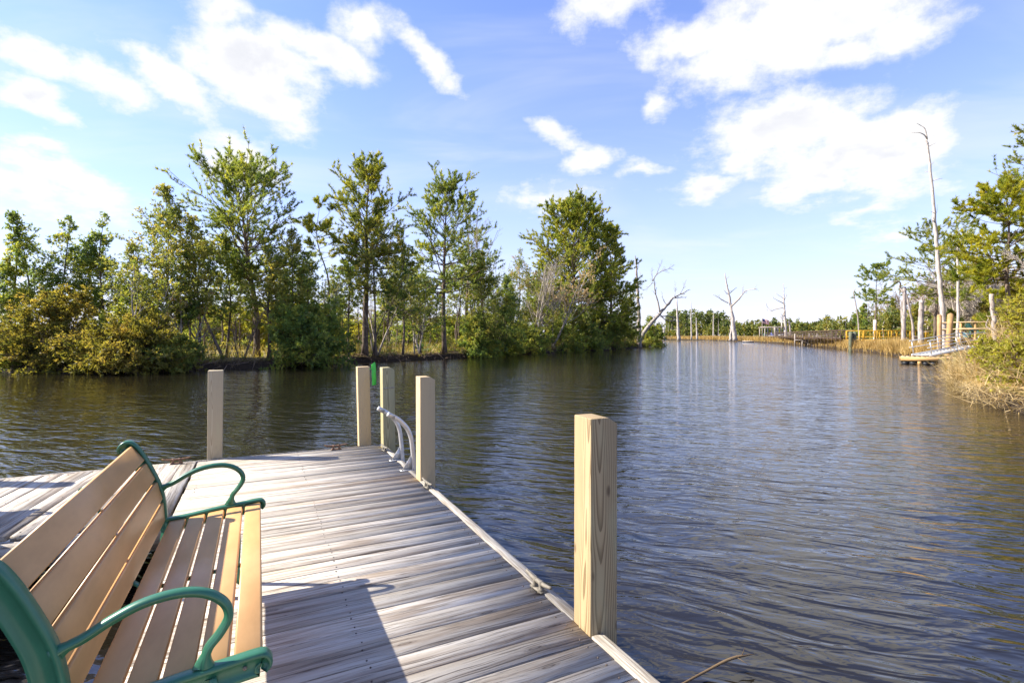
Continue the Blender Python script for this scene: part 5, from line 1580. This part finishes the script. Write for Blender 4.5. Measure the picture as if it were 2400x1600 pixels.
F = np.stack([idx[:-1], np.roll(idx[:-1], -1, 1), np.roll(idx[1:], -1, 1), idx[1:]], -1).reshape(-1, 4).tolist()
g.poly(V.reshape(-1, 3), F + [idx[0].tolist()[::-1], idx[-1].tolist()])
part('hull', g, M['white'], bt, True)
g = Geo(); box(g, 2.6, 3.3, -.35, .35, .9, 1.75); part('console', g, M['white'], bt)
g = Geo(); box(g, 1.7, 2.3, -.5, .5, .85, 1.45); box(g, 1.62, 1.695, -.5, .5, .85, 1.9); part('seat', g, M['blue'], bt)
g = Geo(); box(g, 2.7, 3.25, -.36, .36, 1.752, 2.05); part('windscreen', g, M['blue'], bt)
g = Geo(); box(g, -.55, -.02, -.22, .22, .75, 1.6); box(g, -.35, -.15, -.08, .08, -.1, .747); part('outboard_motor', g, M['adir'], bt)
g = Geo(); tubes(g, crom([(5.0, -.7, 1.4), (5.8, -.4, 1.65), (6.3, 0, 1.75), (5.8, .4, 1.65), (5.0, .7, 1.4)], 3), np.full(13, .03), 5); part('bow_rail', g, M['alu'], bt)
fp = thing('flag', 'red white and blue flag on a pole above the far boat lift', 'flag', (*(at(1770, 152)[:2] + np.array([-2.0, 1.0])), .3), 0)
g = Geo(); tubes(g, [(0, 0, 0), (0, 0, 6.7)], [.06, .04], 8); part('pole', g, M['pilewhite'], fp, True)
M['flag_red'] = mat_simple('flag_red', (.55, .05, .05), .8, .2, var=.02)
M['flag_white'] = mat_simple('flag_white', (.78, .76, .74), .8, .2, var=.02)
M['flag_blue'] = mat_simple('flag_blue', (.04, .06, .22), .8, .2, var=.02)
def cloth(x0, x1, z0, z1):
    g = Geo(); nx = 8
    for i in range(nx):
        a = x0 + (x1 - x0) * i / nx; b = x0 + (x1 - x0) * (i + 1) / nx
        f = lambda x: .14 * math.sin(x * 3.2) * min(1, x)
        dz = lambda x: -.30 * x
        V = [(a, f(a), z0 + dz(a)), (b, f(b), z0 + dz(b)), (b, f(b), z1 + dz(b)), (a, f(a), z1 + dz(a))]
        V += [(x, y + .01, z) for x, y, z in V]
        g.add(V, [(0, 1, 2, 3), (7, 6, 5, 4), (0, 4, 5, 1), (3, 2, 6, 7)])
    return g
for i in range(13):
    z0 = 5.35 + i * .1
    o = part('stripe', cloth(.82 if i >= 6 else .04, 2.1, z0, z0 + .1), M['flag_red' if i % 2 == 0 else 'flag_white'], fp)
part('canton', cloth(.04, .82, 5.95, 6.65), M['flag_blue'], fp)
fd = thing('low_float', 'low pale floating dock left of the far boat lift', 'dock', (*at(1712, 150)[:2], 0), 0)
g = Geo(); box(g, 0, 4.8, 0, 2.0, .25, .36); part('deck', g, M['pilewhite'], fd)
g = Geo(); box(g, .1, 4.7, .1, 1.9, -.2, .247); part('float_frame', g, M['black'], fd)
for i, (px, lab) in enumerate(((1783, 'far leaning grey pile right of the boat lift'), )):
    pile(px, 140, 752, .28, 'greyw', lab, 'grey piles by the boat lift', -.4)
